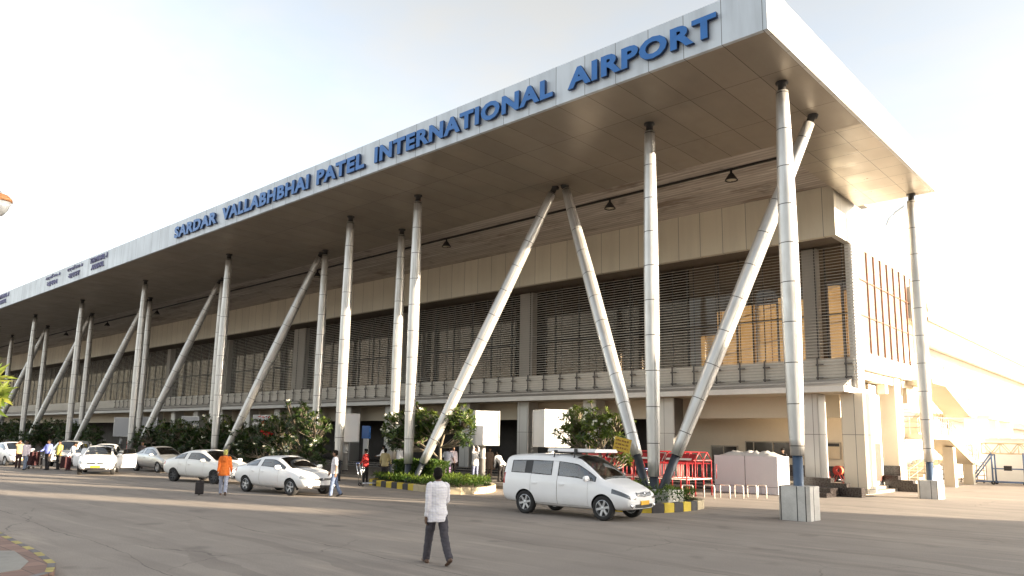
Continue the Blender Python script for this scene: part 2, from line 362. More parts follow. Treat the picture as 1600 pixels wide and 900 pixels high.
def sign(lines, x0, x1, label):
    t = thing('terminal_sign_lettering', label, 'lettering', (x0, Y0 - .04, 14.3), 0, 'small violet signs on the roof edge')
    for i, s_ in enumerate(lines):
        me = text_mesh(s_, 'text_line', LG, 1, .03, .012, 1.05)
        w = (x1 - x0); ins = 0 if i == 0 else w * .12
        fit_text(me, ins, w - ins * 1.2, .62 - .55 * i, 1.02 - .55 * i, 0); link('text_line', me, t)
sign(['TERMINAL-1', 'ARRIVAL'], -61.3, -57.9, 'small violet two line lettering in Latin capitals, left of the blue name')
sign(['टर्मिनल-1', 'आगमन'], -66.3, -63.0, 'small violet two line lettering in Hindi script on the roof edge, middle of three')
sign(['ટર્મિનલ-1', 'આગમન'], -71.6, -68.1, 'small violet two line lettering in Gujarati script, leftmost of the three')
sign(['TERMINAL-1', 'ARRIVAL'], -86.6, -82.4, 'small violet lettering cut by the left edge of the photo on the roof edge')

# ------------------------------------------------------------------ columns
CAPM = DARK
def column(p0, p1, label, base=None, plinth=None, rmax=.295, rmin=.19, group='steel canopy columns', pipe=1.05):
    p0 = Vector(p0); p1 = Vector(p1); d = p1 - p0; Ln = d.length
    t = thing('canopy_column', label, 'column', p0, 0, group)
    t.rotation_mode = 'QUATERNION'; t.rotation_quaternion = Vector((0, 0, 1)).rotation_difference(d)
    z0 = pipe; prof = []
    for i in range(25):
        s_ = i / 24; z = z0 + (Ln - .32 - z0) * s_; r_ = rmin + (rmax - rmin) * math.sin(math.pi * min(1, max(0, s_ * .98 + .02))) ** .8
        prof.append((r_, z))
    m = MB(); m.lathe(prof, 28); obj('shaft', m, COLM, t, True, True)
    m = MB(); m.lathe([(.15, -.6), (.15, z0 + .02)], 20); obj('base_pipe', m, STEELP if plinth else DKPIPE, t, True, True)
    m = MB(); m.lathe([(.13, Ln - .33), (.13, Ln - .06), (.2, Ln - .05), (.2, Ln + .06)], 16); obj('top_collar', m, DARK, t, True, True)
    if plinth:
        hx, hz = plinth; k = .7
        m = MB(); ch = .10
        poly = [(-hx, -hx + ch), (-hx + ch, -hx), (hx - ch, -hx), (hx, -hx + ch), (hx, hx - ch), (hx - ch, hx), (-hx + ch, hx), (-hx, hx - ch)]
        m.prism(poly, -p0.z, hz - p0.z)
        o = obj('plinth', m, mat('plinth_sheet', (.52, .51, .49), .38, .45, .2, 2.5, .04), t, False, True)
        m = MB()
        for (a, b) in ((-hx + ch, -hx), (hx * .25, -hx), (hx - ch + .0, -hx)): m.box(a - .012, a + .012, b - .004, b + .03, -p0.z, hz - p0.z + .002)
        for b in (-hx * .2,): m.box(hx - .03, hx + .004, b - .012, b + .012, -p0.z, hz - p0.z + .002)
        obj('plinth_joint', m, DARK, t, False, True)
    return t
yf, yr = 23.19, 26.6
column((-9.16, yf, 0), (-9.16, yf, ZB), 'thick upright silver column on a sheet metal plinth, nearest, under the front corner of the roof', plinth=(.47, 1.0), pipe=1.9)
column((-9.12, 38.0, 0), (-9.12, 38.0, ZB), 'upright silver column on a plinth at the rear corner of the roof', plinth=(.45, .8), pipe=1.6)
col_front = [(-14.2, 'upright silver column rising between two leaning ones behind the white van'), (-27.33, 'upright silver column behind the frangipani of the hedged island, gold edge in the sun'), (-32.85, 'upright silver column with a golden edge, left of the white light boxes'),
             (-46.25, 'upright silver column behind the white and silver cars, third of the slim ones'), (-59.5, 'upright column above the parked taxi with open doors'), (-73.1, 'slim upright column left of the open door taxi, above the dark shrubs'), (-86.4, 'slim upright column near the left edge above the crowd'), (-99.6, 'slim upright column cut by the left edge of the photo')]
for x, lb in col_front: column((x, yf, 0), (x, yf, ZB), lb, rmax=.27)
col_rear = [(-32.66, 'grey shaded rear column close behind the gold edged upright'), (-40.23, 'grey shaded rear column beside the top of a leaning one in mid picture'), (-53.7, 'grey rear column hidden behind a front upright'), (-66.81, 'grey rear column directly right behind the upright over the taxi'), (-80.62, 'grey rear column leaning look, right of the slim front upright'), (-94.2, 'grey rear column near the left edge'), (-107.5, 'faint grey rear column at the far left')]
for x, lb in col_rear: column((x, yr, 0), (x, yr, ZB), lb, rmax=.27)
diag = [((-13.9, yf, .55), (-9.35, 26.35, ZB), 'leaning silver column rising right to the roof from the planter by the red rack'), ((-14.5, yf, .55), (-20.88, 26.6, ZB), 'leaning silver column rising left from the planter, carrying the yellow sign'),
        ((-26.9, yf, .2), (-21.38, 26.5, ZB), 'leaning silver column rising right out of the frangipani tree'), ((-45.6, yf, .2), (-41.0, 26.8, ZB), 'leaning silver column rising right beside the large flowering shrub'), ((-58.9, yf, .2), (-54.6, 26.8, ZB), 'leaning silver column rising right above the silver car'),
        ((-72.5, yf, .2), (-68.1, 26.8, ZB), 'leaning column rising right above the open door taxi'), ((-85.8, yf, .2), (-81.5, 26.8, ZB), 'leaning column rising right above the man in the blue shirt'), ((-99.0, yf, .2), (-94.9, 26.8, ZB), 'leaning column at the left edge behind the yellow green leaves')]
for a, b, lb in diag: column(a, b, lb, group='leaning canopy columns', rmax=.28, pipe=1.35 if a[0] > -20 else 1.0)

# ------------------------------------------------------------------ terminal building
XB, YW, ZL = -11.74, 35.335, 4.665
tb = thing('terminal_building', 'long airport terminal with beige upper panels, louvred middle floor and recessed cream ground floor', 'building', (-60, 40, 0))
m = MB(); m.box(XL, XB, YW, YW + .3, 11.945, ZB + .42); obj('upper_wall', m, BEIGE, tb)
m = MB(); m.box(XB - .3, XB, YW + .301, 48.0, 11.948, ZB + .1); obj('upper_side_wall', m, BEIGE_S, tb)
m = MB(); m.box(XL, XB - .3, YW + .301, 48, ZB - .3, ZB + .1); obj('upper_roof', m, SILVER, tb)
m = MB(); m.box(XL, XB - .004, YW + .302, 48.0, 11.95, 12.1); obj('overhang_soffit', m, mat('overhang_brown', (.16, .13, .10), .6, 0, .12, 1), tb)
# projecting ledge of the first floor
m = MB(); m.box(XL, XB, YW, YW + .25, ZL, ZL + .26); obj('ledge_front', m, mat('ledge_paint', (.72, .70, .66), .6, 0, .08, 1), tb)
m = MB(); m.box(XB - .001, XB + .02, YW - .003, 39.3, ZL - .002, ZL + .265); obj('ledge_end', m, WPAINT, tb)
m = MB(); m.box(XL, XB - .002, YW + .251, 39.28, ZL + .02, ZL + .255); obj('first_floor_slab', m, WALLC, tb)
m = MB(); m.prism_x([(35.6, 4.92), (36.75, 5.35), (36.75, 5.25), (35.6, 4.922)], XL, XB - .1); m.box(XL, XB - .1, 36.2, 36.75, 4.93, 5.2); obj('sloped_apron', m, mat('apron_grey', (.52, .48, .44), .5, .2, .15, 1), tb)
# louvres
LOUV = mat('louvre_aluminium', (.52, .475, .42), .42, .35, .14, .6)
m = MB(); z = 5.30
while z < 11.86:
    m.add([(x, y, zz) for x in (XL, XB) for y, zz in ((36.93, z), (37.03, z + .02), (37.03, z + .042), (36.93, z + .022))], [(0, 1, 2, 3), (7, 6, 5, 4), (0, 4, 5, 1), (1, 5, 6, 2), (2, 6, 7, 3), (3, 7, 4, 0)])
    z += .15
obj('louvre_screen', m, LOUV, tb)
# louvre returns at the corner (short blades up the edge) and vertical rails
m = MB(); z = 5.30
while z < 11.86: m.box(XB + .001, XB + .14, 36.93, 37.35, z, z + .06); z += .15
obj('corner_louvres', m, WPAINT, tb)
rail = MB(); rail.box(-.018, .018, .0, .03, 6.36, 11.94); rme = rail.mesh('screen_rail', DARK)
br = MB(); br.box(-.03, .03, -.05, .0, 5.28, 6.42); br.box(-.03, .32, -.16, -.10, 6.05, 6.10); br.box(-.03, .30, -.16, -.10, 5.42, 5.47); br.box(-.03, .02, -.16, -.04, 6.03, 6.12); br.box(-.03, .02, -.16, -.04, 5.40, 5.49)
bme = br.mesh('screen_bracket', mat('bracket_steel', (.10, .09, .085), .45, .5))
i = 0; x = -12.1
while x > -118:
    o = link('screen_rail', rme, tb); o.location = (x + 60, 37.06 - 40, 0)
    if i < 68: o = link('screen_bracket', bme, tb); o.location = (x + 60, 36.92 - 40, 0)
    x -= 1.32; i += 1
m = MB(); m.box(XL, XB - .05, 37.035, 37.11, 4.92, 6.34); obj('parapet', m, mat('parapet_grey', (.78, .73, .66), .6, 0, .1, .5), tb)
# light louvre backed piers of the middle floor
for x0, x1 in ((-14.05, -13.35), (-32.85, -31.75), (-45.9, -45.0), (-60.4, -58.6), (-73.6, -72.6), (-87, -86)):
    m = MB(); m.box(x0, x1, 37.12, 37.58, 6.35, 11.9); obj('pier', m, mat('pier_grey', (.46, .43, .39), .6, 0, .08, .6), tb)
# glazing: dark, reflective, slightly see-through
def m_glass(name, tintc, trans, rough=.03, refl=1.0, f=(1.5, .05), gc=(.9, .92, .95)):
    b = NB(name); b.t.nodes.remove(b.b)
    gl = b.n('ShaderNodeBsdfGlossy'); gl.inputs['Roughness'].default_value = rough; gl.inputs['Color'].default_value = (*[x * refl for x in gc], 1)
    tr = b.n('ShaderNodeBsdfTransparent'); tr.inputs['Color'].default_value = (*tintc, 1)
    df = b.n('ShaderNodeBsdfDiffuse'); df.inputs['Color'].default_value = (.02, .02, .02, 1)
    ad = b.n('ShaderNodeMixShader'); ad.inputs[0].default_value = trans; b.l(df.outputs[0], ad.inputs[1]); b.l(tr.outputs[0], ad.inputs[2])
    fr = b.n('ShaderNodeFresnel'); fr.inputs['IOR'].default_value = 1.55
    fm = b.math('MINIMUM', b.math('MULTIPLY_ADD', fr.outputs[0], *f), 1.0)
    mx_ = b.n('ShaderNodeMixShader'); b.l(fm, mx_.inputs[0]); b.l(ad.outputs[0], mx_.inputs[1]); b.l(gl.outputs[0], mx_.inputs[2]); b.l(mx_.outputs[0], b.out.inputs[0])
    return b.m
GLZ = m_glass('tinted_glazing', (.45, .42, .38), .75, .02, .8, (.85, .02), (.74, .62, .50))
m = MB()
m.box(XL, -20.6, 37.62, 37.64, 6.3, 11.94); obj('glazing', m, GLZ, tb)
m = MB(); m.box(-20.59, XB - .2, 37.62, 37.64, 6.3, 11.94); obj('glazing', m, m_glass('clear_glazing', (.93, .90, .85), .96, .02, 1.0, (.55, .0)), tb)
m = MB(); x = -13.1
while x > XL: m.box(x - .035, x + .035, 37.56, 37.615, 6.3, 11.94); x -= 1.9
m.box(XL, XB - .2, 37.55, 37.617, 8.55, 8.63); obj('glazing_frame', m, DARK, tb)
# inside of the middle floor
m = MB(); m.box(XL, XB - .32, 37.7, 39.29, 4.93, 5.0); obj('inner_floor', m, mat('inner_floor_stone', (.35, .30, .25), .5), tb)
def m_blind():
    b = NB('warm_blind'); c = b.ramp(b.noise(1.2, 4), .3, .7, (.58, .42, .22), (.74, .56, .33)); X = b.sep(); c = b.mix(b.line(X[0], .95, .03), c, (.25, .14, .05))
    b.set(col=c, rough=.8); t_ = b.n('ShaderNodeBsdfTranslucent'); b.l(c, t_.inputs['Color']); mx_ = b.n('ShaderNodeMixShader'); mx_.inputs[0].default_value = .6
    b.l(b.b.outputs[0], mx_.inputs[1]); b.l(t_.outputs[0], mx_.inputs[2]); b.l(mx_.outputs[0], b.out.inputs[0]); return b.m
CURT = m_blind()
m = MB(); 
for k, (a_, b_, z_) in enumerate([(-20.4, -19.5, 8.2), (-19.4, -18.3, 9.5), (-18.2, -17.2, 9.7), (-17.1, -16.0, 9.6), (-15.9, -15.2, 9.9), (-15.0, -14.1, 9.7), (-13.3, -12.7, 10.2), (-12.6, -11.9, 9.9)]): m.add([(a_, 38.5 + .04 * (k % 3), 5), (b_, 38.5 + .04 * (k % 3), 5), (b_, 38.5 + .04 * (k % 3), z_), (a_, 38.5 + .04 * (k % 3), z_)], [(0, 1, 2, 3)])
obj('blind_wall', m, CURT, tb)
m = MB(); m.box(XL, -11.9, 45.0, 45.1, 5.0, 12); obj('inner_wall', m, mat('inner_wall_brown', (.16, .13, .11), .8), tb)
# right hand side of the building
def m_sideglass():
    b = NB('side_glazing'); tr = b.n('ShaderNodeBsdfTransparent'); tr.inputs['Color'].default_value = (.9, .86, .78, 1)
    b.set(col=(.78, .77, .75), rough=.15); mxs = b.n('ShaderNodeMixShader'); mxs.inputs[0].default_value = .72
    b.l(b.b.outputs[0], mxs.inputs[1]); b.l(tr.outputs[0], mxs.inputs[2]); b.l(mxs.outputs[0], b.out.inputs[0]); return b.m
m = MB(); m.box(XB - .06, XB - .02, 38.3, 47.9, 6.75, 11.94); win = obj('side_window', m, m_sideglass(), tb)
MULL = mat('mullion_brown', (.20, .085, .045), .5)
m = MB(); y = 39.55
while y < 47.5: m.box(XB - .019, XB + .06, y - .045, y + .045, 6.76, 11.93); y += 1.12
m.box(XB - .015, XB + .03, 38.3, 47.9, 10.35, 10.41); m.box(XB - .015, XB + .03, 38.3, 47.9, 8.55, 8.61); obj('window_frame', m, MULL, win)
m = MB(); m.box(XB - .3, XB, 37.351, 38.3, 4.93, 11.94); m.box(XB - .3, XB - .003, 38.301, 47.9, 5.94, 6.75); obj('side_wall', m, WALLW, tb)
m = MB(); m.box(-20, XB - .31, 39.3, 47.9, 5.5, 5.92); m.box(-20, XB - .32, 42.6, 43.1, 5.0, 5.499); m.box(-20, XB - .33, 46.6, 47.1, 4.7, 5.498); obj('underside', m, WALLC, tb)
# ground floor
m = MB(); m.box(XL, -12.6, 39.2, 39.5, .45, ZL + .02); m.cur = 0; obj('ground_floor_beam_wall', m, WALLC, tb) if False else None
m = MB(); m.box(-24.2, -12.4, 41.0, 41.3, 1.18, 5.4); obj('ground_wall', m, WALLC, tb)
m = MB(); m.box(-24.2, -12.42, 40.97, 41.25, .4, 1.179); obj('dado', m, GRANITE, tb)
m = MB(); m.box(XL, -12.9, 38.2, 38.7, 3.6, ZL + .018); obj('lintel_beam', m, WALLC, tb)
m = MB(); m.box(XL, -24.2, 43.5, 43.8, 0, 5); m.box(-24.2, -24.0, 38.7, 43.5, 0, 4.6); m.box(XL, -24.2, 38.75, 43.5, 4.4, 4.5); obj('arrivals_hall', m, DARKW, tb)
def openings(x0, x1, z0, z1, y, bars):
    m = MB(); m.box(x0, x1, y - .02, y + .02, z0, z1); o = obj('window', m, mat('window_dark', (.03, .028, .026), .15), tb)
    m = MB(); f_ = .06
    m.box(x0, x1, y - .05, y - .021, z1 - f_, z1); m.box(x0, x0 + f_, y - .05, y - .021, z0, z1 - f_); m.box(x1 - f_, x1, y - .05, y - .021, z0, z1 - f_)
    for b_ in bars: m.box(b_ - .03, b_ + .03, y - .05, y - .021, z0, z1 - f_)
    obj('window_frame', m, mat('window_frame_pale', (.35, .31, .25), .5), o)
openings(-21.2, -19.55, 1.2, 2.15, 40.96, [-20.4]); openings(-19.1, -13.9, 1.55, 2.42, 40.96, [-18.6, -17.5, -16.4])
m = MB(); m.box(-16.35, -13.95, 40.9, 40.938, 1.56, 2.2); obj('serving_shutter', m, mat('shutter_tan', (.55, .46, .33), .6), tb)
m = MB(); m.box(-13.25, -12.9, 40.93, 40.995, 2.3, 2.75); obj('notice_frame', m, mat('frame_brown', (.2, .14, .08), .6), tb)
m = MB(); m.box(-13.6, -12.45, 40.9, 40.968, .5, 1.25); obj('dado_panel', m, GRANITE, tb)
# pillars
def pillar(x0, x1, y0, y1, z0, z1, M=PILLAR):
    m = MB(); c = .05
    m.prism([(x0, y0 + c), (x0 + c, y0), (x1 - c, y0), (x1, y0 + c), (x1, y1), (x0, y1)], z0, z1); obj('pillar', m, M, tb)
pillar(-14.12, -13.34, 36.5, 37.5, .3, ZL)
for x in (-22.0, -27.2, -32.45, -37.75, -46.0, -51.3, -56.6, -62, -67.3, -72.6, -78, -83.3, -88.6, -94): pillar(x, x + .95, 36.5, 37.5, .1, ZL)
pillar(-12.35, -11.3, 36.6, 37.8, .1, ZL, m_panel('pillar_panel_warm', (.64, .57, .46), .62, 2.45, (0, 2), .45, .2, (.1, -.3), .15, .012, (.12, .11, .10), .04)); pillar(-13.0, -11.95, 44.0, 45.2, .1, 5.9, WALLC)
pillar(-13.4, -12.5, 41.31, 43.0, .1, 5.4, WALLW)
m = MB(); m.box(-13.1, -11.93, 43.9, 43.99, .3, 1.25); obj('dado_panel', m, GRANITE, tb)
m = MB(); m.box(-12.75, -12.42, 41.4, 42.5, .5, 2.4); obj('side_door', m, mat('door_maroon', (.16, .06, .045), .5), tb)
# steps along the front of the ground floor
m = MB()
for k in range(3): m.box(-60, -16.6, 34.9 + .34 * k, 39.1, .0 + .001 * k, .13 * (k + 1)) if False else m.box(-60, -16.6, 34.9 + .36 * k, 34.9 + .36 * (k + 1) - .002 if k < 2 else 41, 0, .135 * (k + 1))
obj('front_steps', m, GRANITE, tb)
m = MB()
for k in range(3): m.box(-60, -16.6, 34.9 + .36 * k - .012, 34.9 + .36 * k + .05, .135 * (k + 1) - .028, .135 * (k + 1) + .004)
obj('step_nosing', m, STEPTOP, tb)
m = MB()
for k in range(3): m.box(-16.5, -11.75 - .42 * k if k else -11.75, 36.0, 44.4, .135 * k, .135 * (k + 1))
obj('end_steps', m, STEPTOP, tb)
# stepped black cheek blocks either side of the end steps
def cheek(x0, y, label):
    t = solo('step_cheek', (lambda q: [q.box(x0 - 1.95, x0, y, y + .5, 0, .42), q.box(x0 - 2.6, x0 - .62, y + .002, y + .498, .42, .58), q.box(x0 - 3.4, x0 - 1.3, y + .004, y + .496, .58, .78)] and q)(MB()), GRANITE, label, 'steps', (x0, y, 0), 'stepped black cheek walls of the end steps')
cheek(-11.25, 35.45, 'stepped black granite cheek wall nearest the camera, beside the corner plinth')
cheek(-10.4, 42.6, 'stepped black granite cheek wall further back, left of the rear plinth')

# ------------------------------------------------------------------ rear wing
rw = thing('terminal_wing', 'bright white rear wing with a deep cream roof edge running away to the right', 'building', (-14, 80, 0))
m = MB(); m.prism_y([(-10.9, 9.55), (-10.75, 9.9), (-11.0, 11.35), (-16, 11.6), (-16, 9.45)], 46.9, 150); obj('roof', m, mat('wing_roof_cream', (.68, .63, .54), .5, 0, .05, .4), rw)
m = MB(); m.box(-10.95, -10.80, 46.9, 150, 9.32, 9.52); obj('gutter', m, mat('gutter_tan', (.30, .23, .15), .6), rw)
m = MB(); m.box(-14.6, -14.3, 48.01, 150, 4.6, 9.44); m.box(-14.6, -14.3, 64, 150, 0, 4.599) ; obj('wall', m, WALLW, rw)
m = MB(); m.box(-14.29, -13.6, 53.0, 54.1, 4.61, 9.5); obj('pier', m, WALLW, rw)
m = MB(); m.box(-14.29, -11.0, 62.5, 150, 4.35, 4.6); obj('lower_roof', m, WALLC, rw)
for y in (62.6, 66.5, 72): m = MB(); m.box(-12.6, -11.3, y, y + 1.0, 0, 4.35); obj('pier', m, WALLW, rw)
m = MB(); m.box(-14.28, -14.0, 48.1, 62.4, 0, 4.2); obj('lower_wall', m, WALLW, rw)
m = MB(); m.box(-11.0, 2.5, 60.2, 60.5, 0, 2.9); m.box(-11.02, 2.5, 60.1, 60.6, 2.901, 3.0)
solo('boundary_wall', m, WALLW, 'plain white boundary wall behind the wheeled truss at the right', 'wall', (-5, 60.2, 0))

# external zigzag stair
st = thing('outside_staircase', 'cream concrete zigzag staircase with thin railings on the end of the terminal', 'staircase', (-12, 50, 0))
def flight(x0, x1, ya, za, yb, zb, th=.22):
    m = MB(); k = 9; poly = [(ya, za - th), (ya, za)]
    for i in range(k):
        t0, t1 = i / k, (i + 1) / k
        poly += [(ya + (yb - ya) * t0, za + (zb - za) * t1), (ya + (yb - ya) * t1, za + (zb - za) * t1)]
    poly += [(yb, zb - th)]
    m.prism_x(poly, x0, x1); obj('flight', m, WALLC, st)
    for x in (x1 - .04,):
        m = MB()
        for hh in (.5, .95): m.tube([(x, ya, za + hh), (x, yb, zb + hh)], .022, 6)
        for i in range(6): t = i / 5; m.tube([(x, ya + (yb - ya) * t, za + (zb - za) * t), (x, ya + (yb - ya) * t, za + (zb - za) * t + .95)], .018, 6)
        obj('handrail', m, mat('railing_grey', (.33, .28, .23), .5, .3), st)
def landing(x0, x1, y0, y1, z, edges):
    m = MB(); m.box(x0, x1, y0, y1, z - .25, z); obj('landing', m, WALLC, st)
    m = MB()
    for (ax, ay, bx, by) in edges:
        for hh in (.35, .65, .95): m.tube([(ax, ay, z + hh), (bx, by, z + hh)], .022, 6)
        nn = max(2, int(math.hypot(bx - ax, by - ay) / .45))
        for i in range(nn + 1): t = i / nn; m.tube([(ax + (bx - ax) * t, ay + (by - ay) * t, z), (ax + (bx - ax) * t, ay + (by - ay) * t, z + .95)], .018, 6)
    obj('railing', m, mat('railing_grey', (.33, .28, .23), .5, .3), st)
flight(-12.1, -10.75, 55.2, 1.5, 49.4, 2.95); flight(-12.1, -10.75, 55.2, 4.45, 49.4, 6.0)
flight(-13.7, -12.3, 47.0, 0.02, 55.2, 1.5); flight(-13.7, -12.3, 49.4, 2.95, 55.2, 4.45)
landing(-13.9, -10.7, 55.2, 56.8, 1.5, [(-10.75, 55.2, -10.75, 56.8), (-10.75, 56.75, -13.8, 56.75)]); landing(-13.9, -10.7, 55.2, 56.8, 4.45, [(-10.75, 55.2, -10.75, 56.8), (-10.75, 56.75, -13.8, 56.75)])
landing(-13.9, -10.7, 45.4, 49.4, 2.95, [(-10.75, 45.5, -10.75, 49.4), (-10.75, 45.5, -13.8, 45.5)]); landing(-13.9, -10.7, 46.5, 49.4, 6.0, [(-10.75, 46.5, -10.75, 49.4), (-10.75, 46.5, -13.8, 46.5)])
for y_, h_ in ((50.6, 2.3), (55.3, 1.25)): m = MB(); m.box(-11.4, -10.85, y_, y_ + .6, 0, h_); obj('support_post', m, WALLC, st)
# ------------------------------------------------------------------ vehicles
def m_paint(name, col, metal=0.0, rough=.32):
    b = NB(name); c = b.ramp(b.noise(1.3, 4), .3, .75, mul(col, .96), mul(col, 1.03))
    z = b.sep()[2]; dust = b.math('MULTIPLY', b.math('SUBTRACT', .62, z), 1.5); dust = b.math('MULTIPLY', b.math('MAXIMUM', dust, 0), b.noise(5, 4))
    c = b.mix(b.math('MINIMUM', dust, .35), c, (.30, .26, .21))        # road dust low on the body
    b.set(col=c, metal=metal, rough=rough, coat=.6, coatr=.06); return b.m
P_WHITE = m_paint('white_car_paint', (.84, .84, .85)); P_CREAM = m_paint('off_white_car_paint', (.80, .79, .77)); P_SILVER = m_paint('silver_car_paint', (.46, .48, .50), .65, .35)
TYRE = mat('tyre_rubber', (.022, .021, .021), .85, 0, .2, 6); WELL = mat('wheel_well', (.012, .012, .012), .9)
TRIM = mat('black_trim', (.02, .02, .022), .5); CHROME = mat('chrome', (.62, .63, .65), .18, 1, .03); RIM = mat('rim_silver', (.50, .51, .53), .32, .75, .05)
CGLASS = m_glass('car_glass', (.45, .49, .51), .88, .02, 1.0, (1.7, .07)); CGLASSW = m_glass('windscreen_glass', (.66, .68, .62), .92, .02, 1.0, (1.2, .05))
LENS = mat('headlight_lens', (.34, .36, .38), .12, .3, .1, 5, 0, .8, .5); LENSD = mat('headlight_dark', (.10, .11, .12), .12, .3, .2, 5, 0, .8, .5)
RED = mat('tail_lamp_red', (.35, .012, .015), .15, 0, .1, 3); PLATE = mat('plate_yellow', (.80, .42, .02), .5, 0, .06, 4); SEAT = mat('seat_fabric', (.42, .37, .29), .9, 0, .2, 3)
SEATD = mat('seat_dark', (.05, .047, .045), .9); PINK = mat('roof_box_white', (.80, .78, .78), .45)

def loft_car(st, pillars, doors, arches, kind):
    """st: stations rear to front, each (x, zlow, wlow, zmid, wmid, zbelt, wbelt, zwin0, wwin0, zwin1, wwin1, ztop). Returns a mesh with material slots."""
    bm = bmesh.new(); rows = []
    for (x, zl, wl, zm, wm, zb, wb, z0, w0, z1, w1, zt) in st:
        half = [(0, zl), (wl - .12, zl), (wl, zl + .07), (wm, zm), (wm * .992, zm + (zb - zm) * .62), (wb, zb), (w0, z0), (w1, z1), (w1 - .07, z1 + (zt - z1) * .55), (w1 * .55, zt - .012), (0, zt)]
        r = [bm.verts.new((x, y, z)) for y, z in half] + [bm.verts.new((x, -y, z)) for y, z in half[1:-1]]
        rows.append(r)
    def idx(row, side): return row if (side > 0 or row in (0, 10)) else row + 10
    def setm(f, i, row):
        f.material_index = 0
        a, b_ = st[i][0], st[i + 1][0]; xm = (a + b_) / 2
        if row == 6:
            for k, (p, q) in enumerate(pillars['win']):
                if p <= xm <= q: f.material_index = 1
        if row in (8, 9):
            if pillars['ws'][0] <= xm <= pillars['ws'][1]: f.material_index = 2
            if pillars['rs'][0] <= xm <= pillars['rs'][1]: f.material_index = 3
        if row in (2, 3, 4, 5, 7) or (row == 6 and f.material_index == 0):
            if row <= 5 or row == 6 or row == 7:
                for k, (p, q) in enumerate(doors):
                    if p <= xm <= q and row != 7: f.material_index = 6 + k
        if row == 4:
            if xm > pillars['hl']: f.material_index = 8
            if xm < pillars['tl']: f.material_index = 9
        if row == 5 and xm < pillars['tl'] and kind == 'mpv': f.material_index = 9
        if row == 6 and kind == 'mpv' and -1.20 <= xm <= -1.08: f.material_index = 4
        if row in (0,): f.material_index = 4
    for i in range(len(st) - 1):
        for row in range(10):
            for sd_ in (1, -1):
                a, b_, c, d = rows[i][idx(row, sd_)], rows[i + 1][idx(row, sd_)], rows[i + 1][idx(row + 1, sd_)], rows[i][idx(row + 1, sd_)]
                f = bm.faces.new((a, b_, c, d) if sd_ > 0 else (d, c, b_, a)); setm(f, i, row)
    for e, s_ in ((0, 1), (len(st) - 1, -1)):
        r = rows[e]
        for row in range(0, 10):
            q = [r[idx(row, 1)], r[idx(row + 1, 1)], r[idx(row + 1, -1)], r[idx(row, -1)]]
            qq = []
            for v in q:
                if v not in qq: qq.append(v)
            f = bm.faces.new(qq if s_ > 0 else list(reversed(qq))); f.material_index = 0 if row > 0 else 4
    bmesh.ops.recalc_face_normals(bm, faces=bm.faces)
    me = bpy.data.meshes.new('car'); bm.to_mesh(me); bm.free()
    mats = [P_WHITE, CGLASS, CGLASSW, CGLASS, TRIM, WELL, P_WHITE, P_WHITE, LENS, RED]
    for m_ in mats: me.materials.append(m_)
    o = bpy.data.objects.new('tmp_car', me); C.objects.link(o)
    sb = o.modifiers.new('s', 'SUBSURF'); sb.levels = 2; sb.render_levels = 2
    cuts = []
    for ax, rad in arches:
        for sd_ in (1, -1):
            m = MB(); m.lathe([(rad, -.28), (rad, .28)], 40, Matrix.Translation((ax, sd_ * .80, rad - .035)) @ Matrix.Rotation(R(90), 4, 'X'))
            cm = m.mesh('cut', WELL); co = bpy.data.objects.new('tmp_cut', cm); C.objects.link(co); cuts.append(co)
            bo = o.modifiers.new('b', 'BOOLEAN'); bo.operation = 'DIFFERENCE'; bo.object = co; bo.solver = 'EXACT'
            bo.material_mode = 'TRANSFER'
    res = evaluated(o, 'car_shell')
    for c in cuts: bpy.data.objects.remove(c)
    bpy.data.objects.remove(o)
    return res
def split_shell(me):
    """{slot material name-index: bmesh-ready mesh}"""
    out = {}
    mat_names = [m.name for m in me.materials]
    order = [P_WHITE, CGLASS, CGLASSW, CGLASS, TRIM, WELL, P_WHITE, P_WHITE, LENS, RED]
    for k in sorted(set(p.material_index for p in me.polygons)):
        vm = {}; m = MB()
        for p in me.polygons:
            if p.material_index != k: continue
            f = []
            for vi in p.vertices:
                if vi not in vm: vm[vi] = len(m.v); m.v.append(tuple(me.vertices[vi].co))
                f.append(vm[vi])
            m.f.append(tuple(f)); m.mi.append(0)
        out[k] = m
    return out
def islands(mb):
    """split an MB into connected pieces"""
    par = list(range(len(mb.v)))
    def find(a):
        while par[a] != a: par[a] = par[par[a]]; a = par[a]
        return a
    for f in mb.f:
        r = find(f[0])
        for v in f[1:]: par[find(v)] = r
    g_ = {}
    for f in mb.f: g_.setdefault(find(f[0]), []).append(f)
    res = []
    for fs in g_.values():
        vm = {}; m = MB()
        for f in fs:
            q = []
            for v in f:
                if v not in vm: vm[v] = len(m.v); m.v.append(mb.v[v])
                q.append(vm[v])
            m.f.append(tuple(q)); m.mi.append(0)
        res.append(m)
    return res
def shrink_rim(mb, d):
    """pull the open rim of a panel inwards so a shut line shows"""
    cnt = {}
    for f in mb.f:
        for a, b_ in zip(f, f[1:] + f[:1]): cnt[(min(a, b_), max(a, b_))] = cnt.get((min(a, b_), max(a, b_)), 0) + 1
    rim = set(v for e, n_ in cnt.items() if n_ == 1 for v in e)
    if not mb.v: return mb
    c = sum((Vector(v) for v in mb.v), Vector()) / len(mb.v)
    for i in rim:
        v = Vector(mb.v[i]); t = c - v; t.y = 0
        if t.length > 1e-4: mb.v[i] = tuple(v + t.normalized() * d)
    return mb
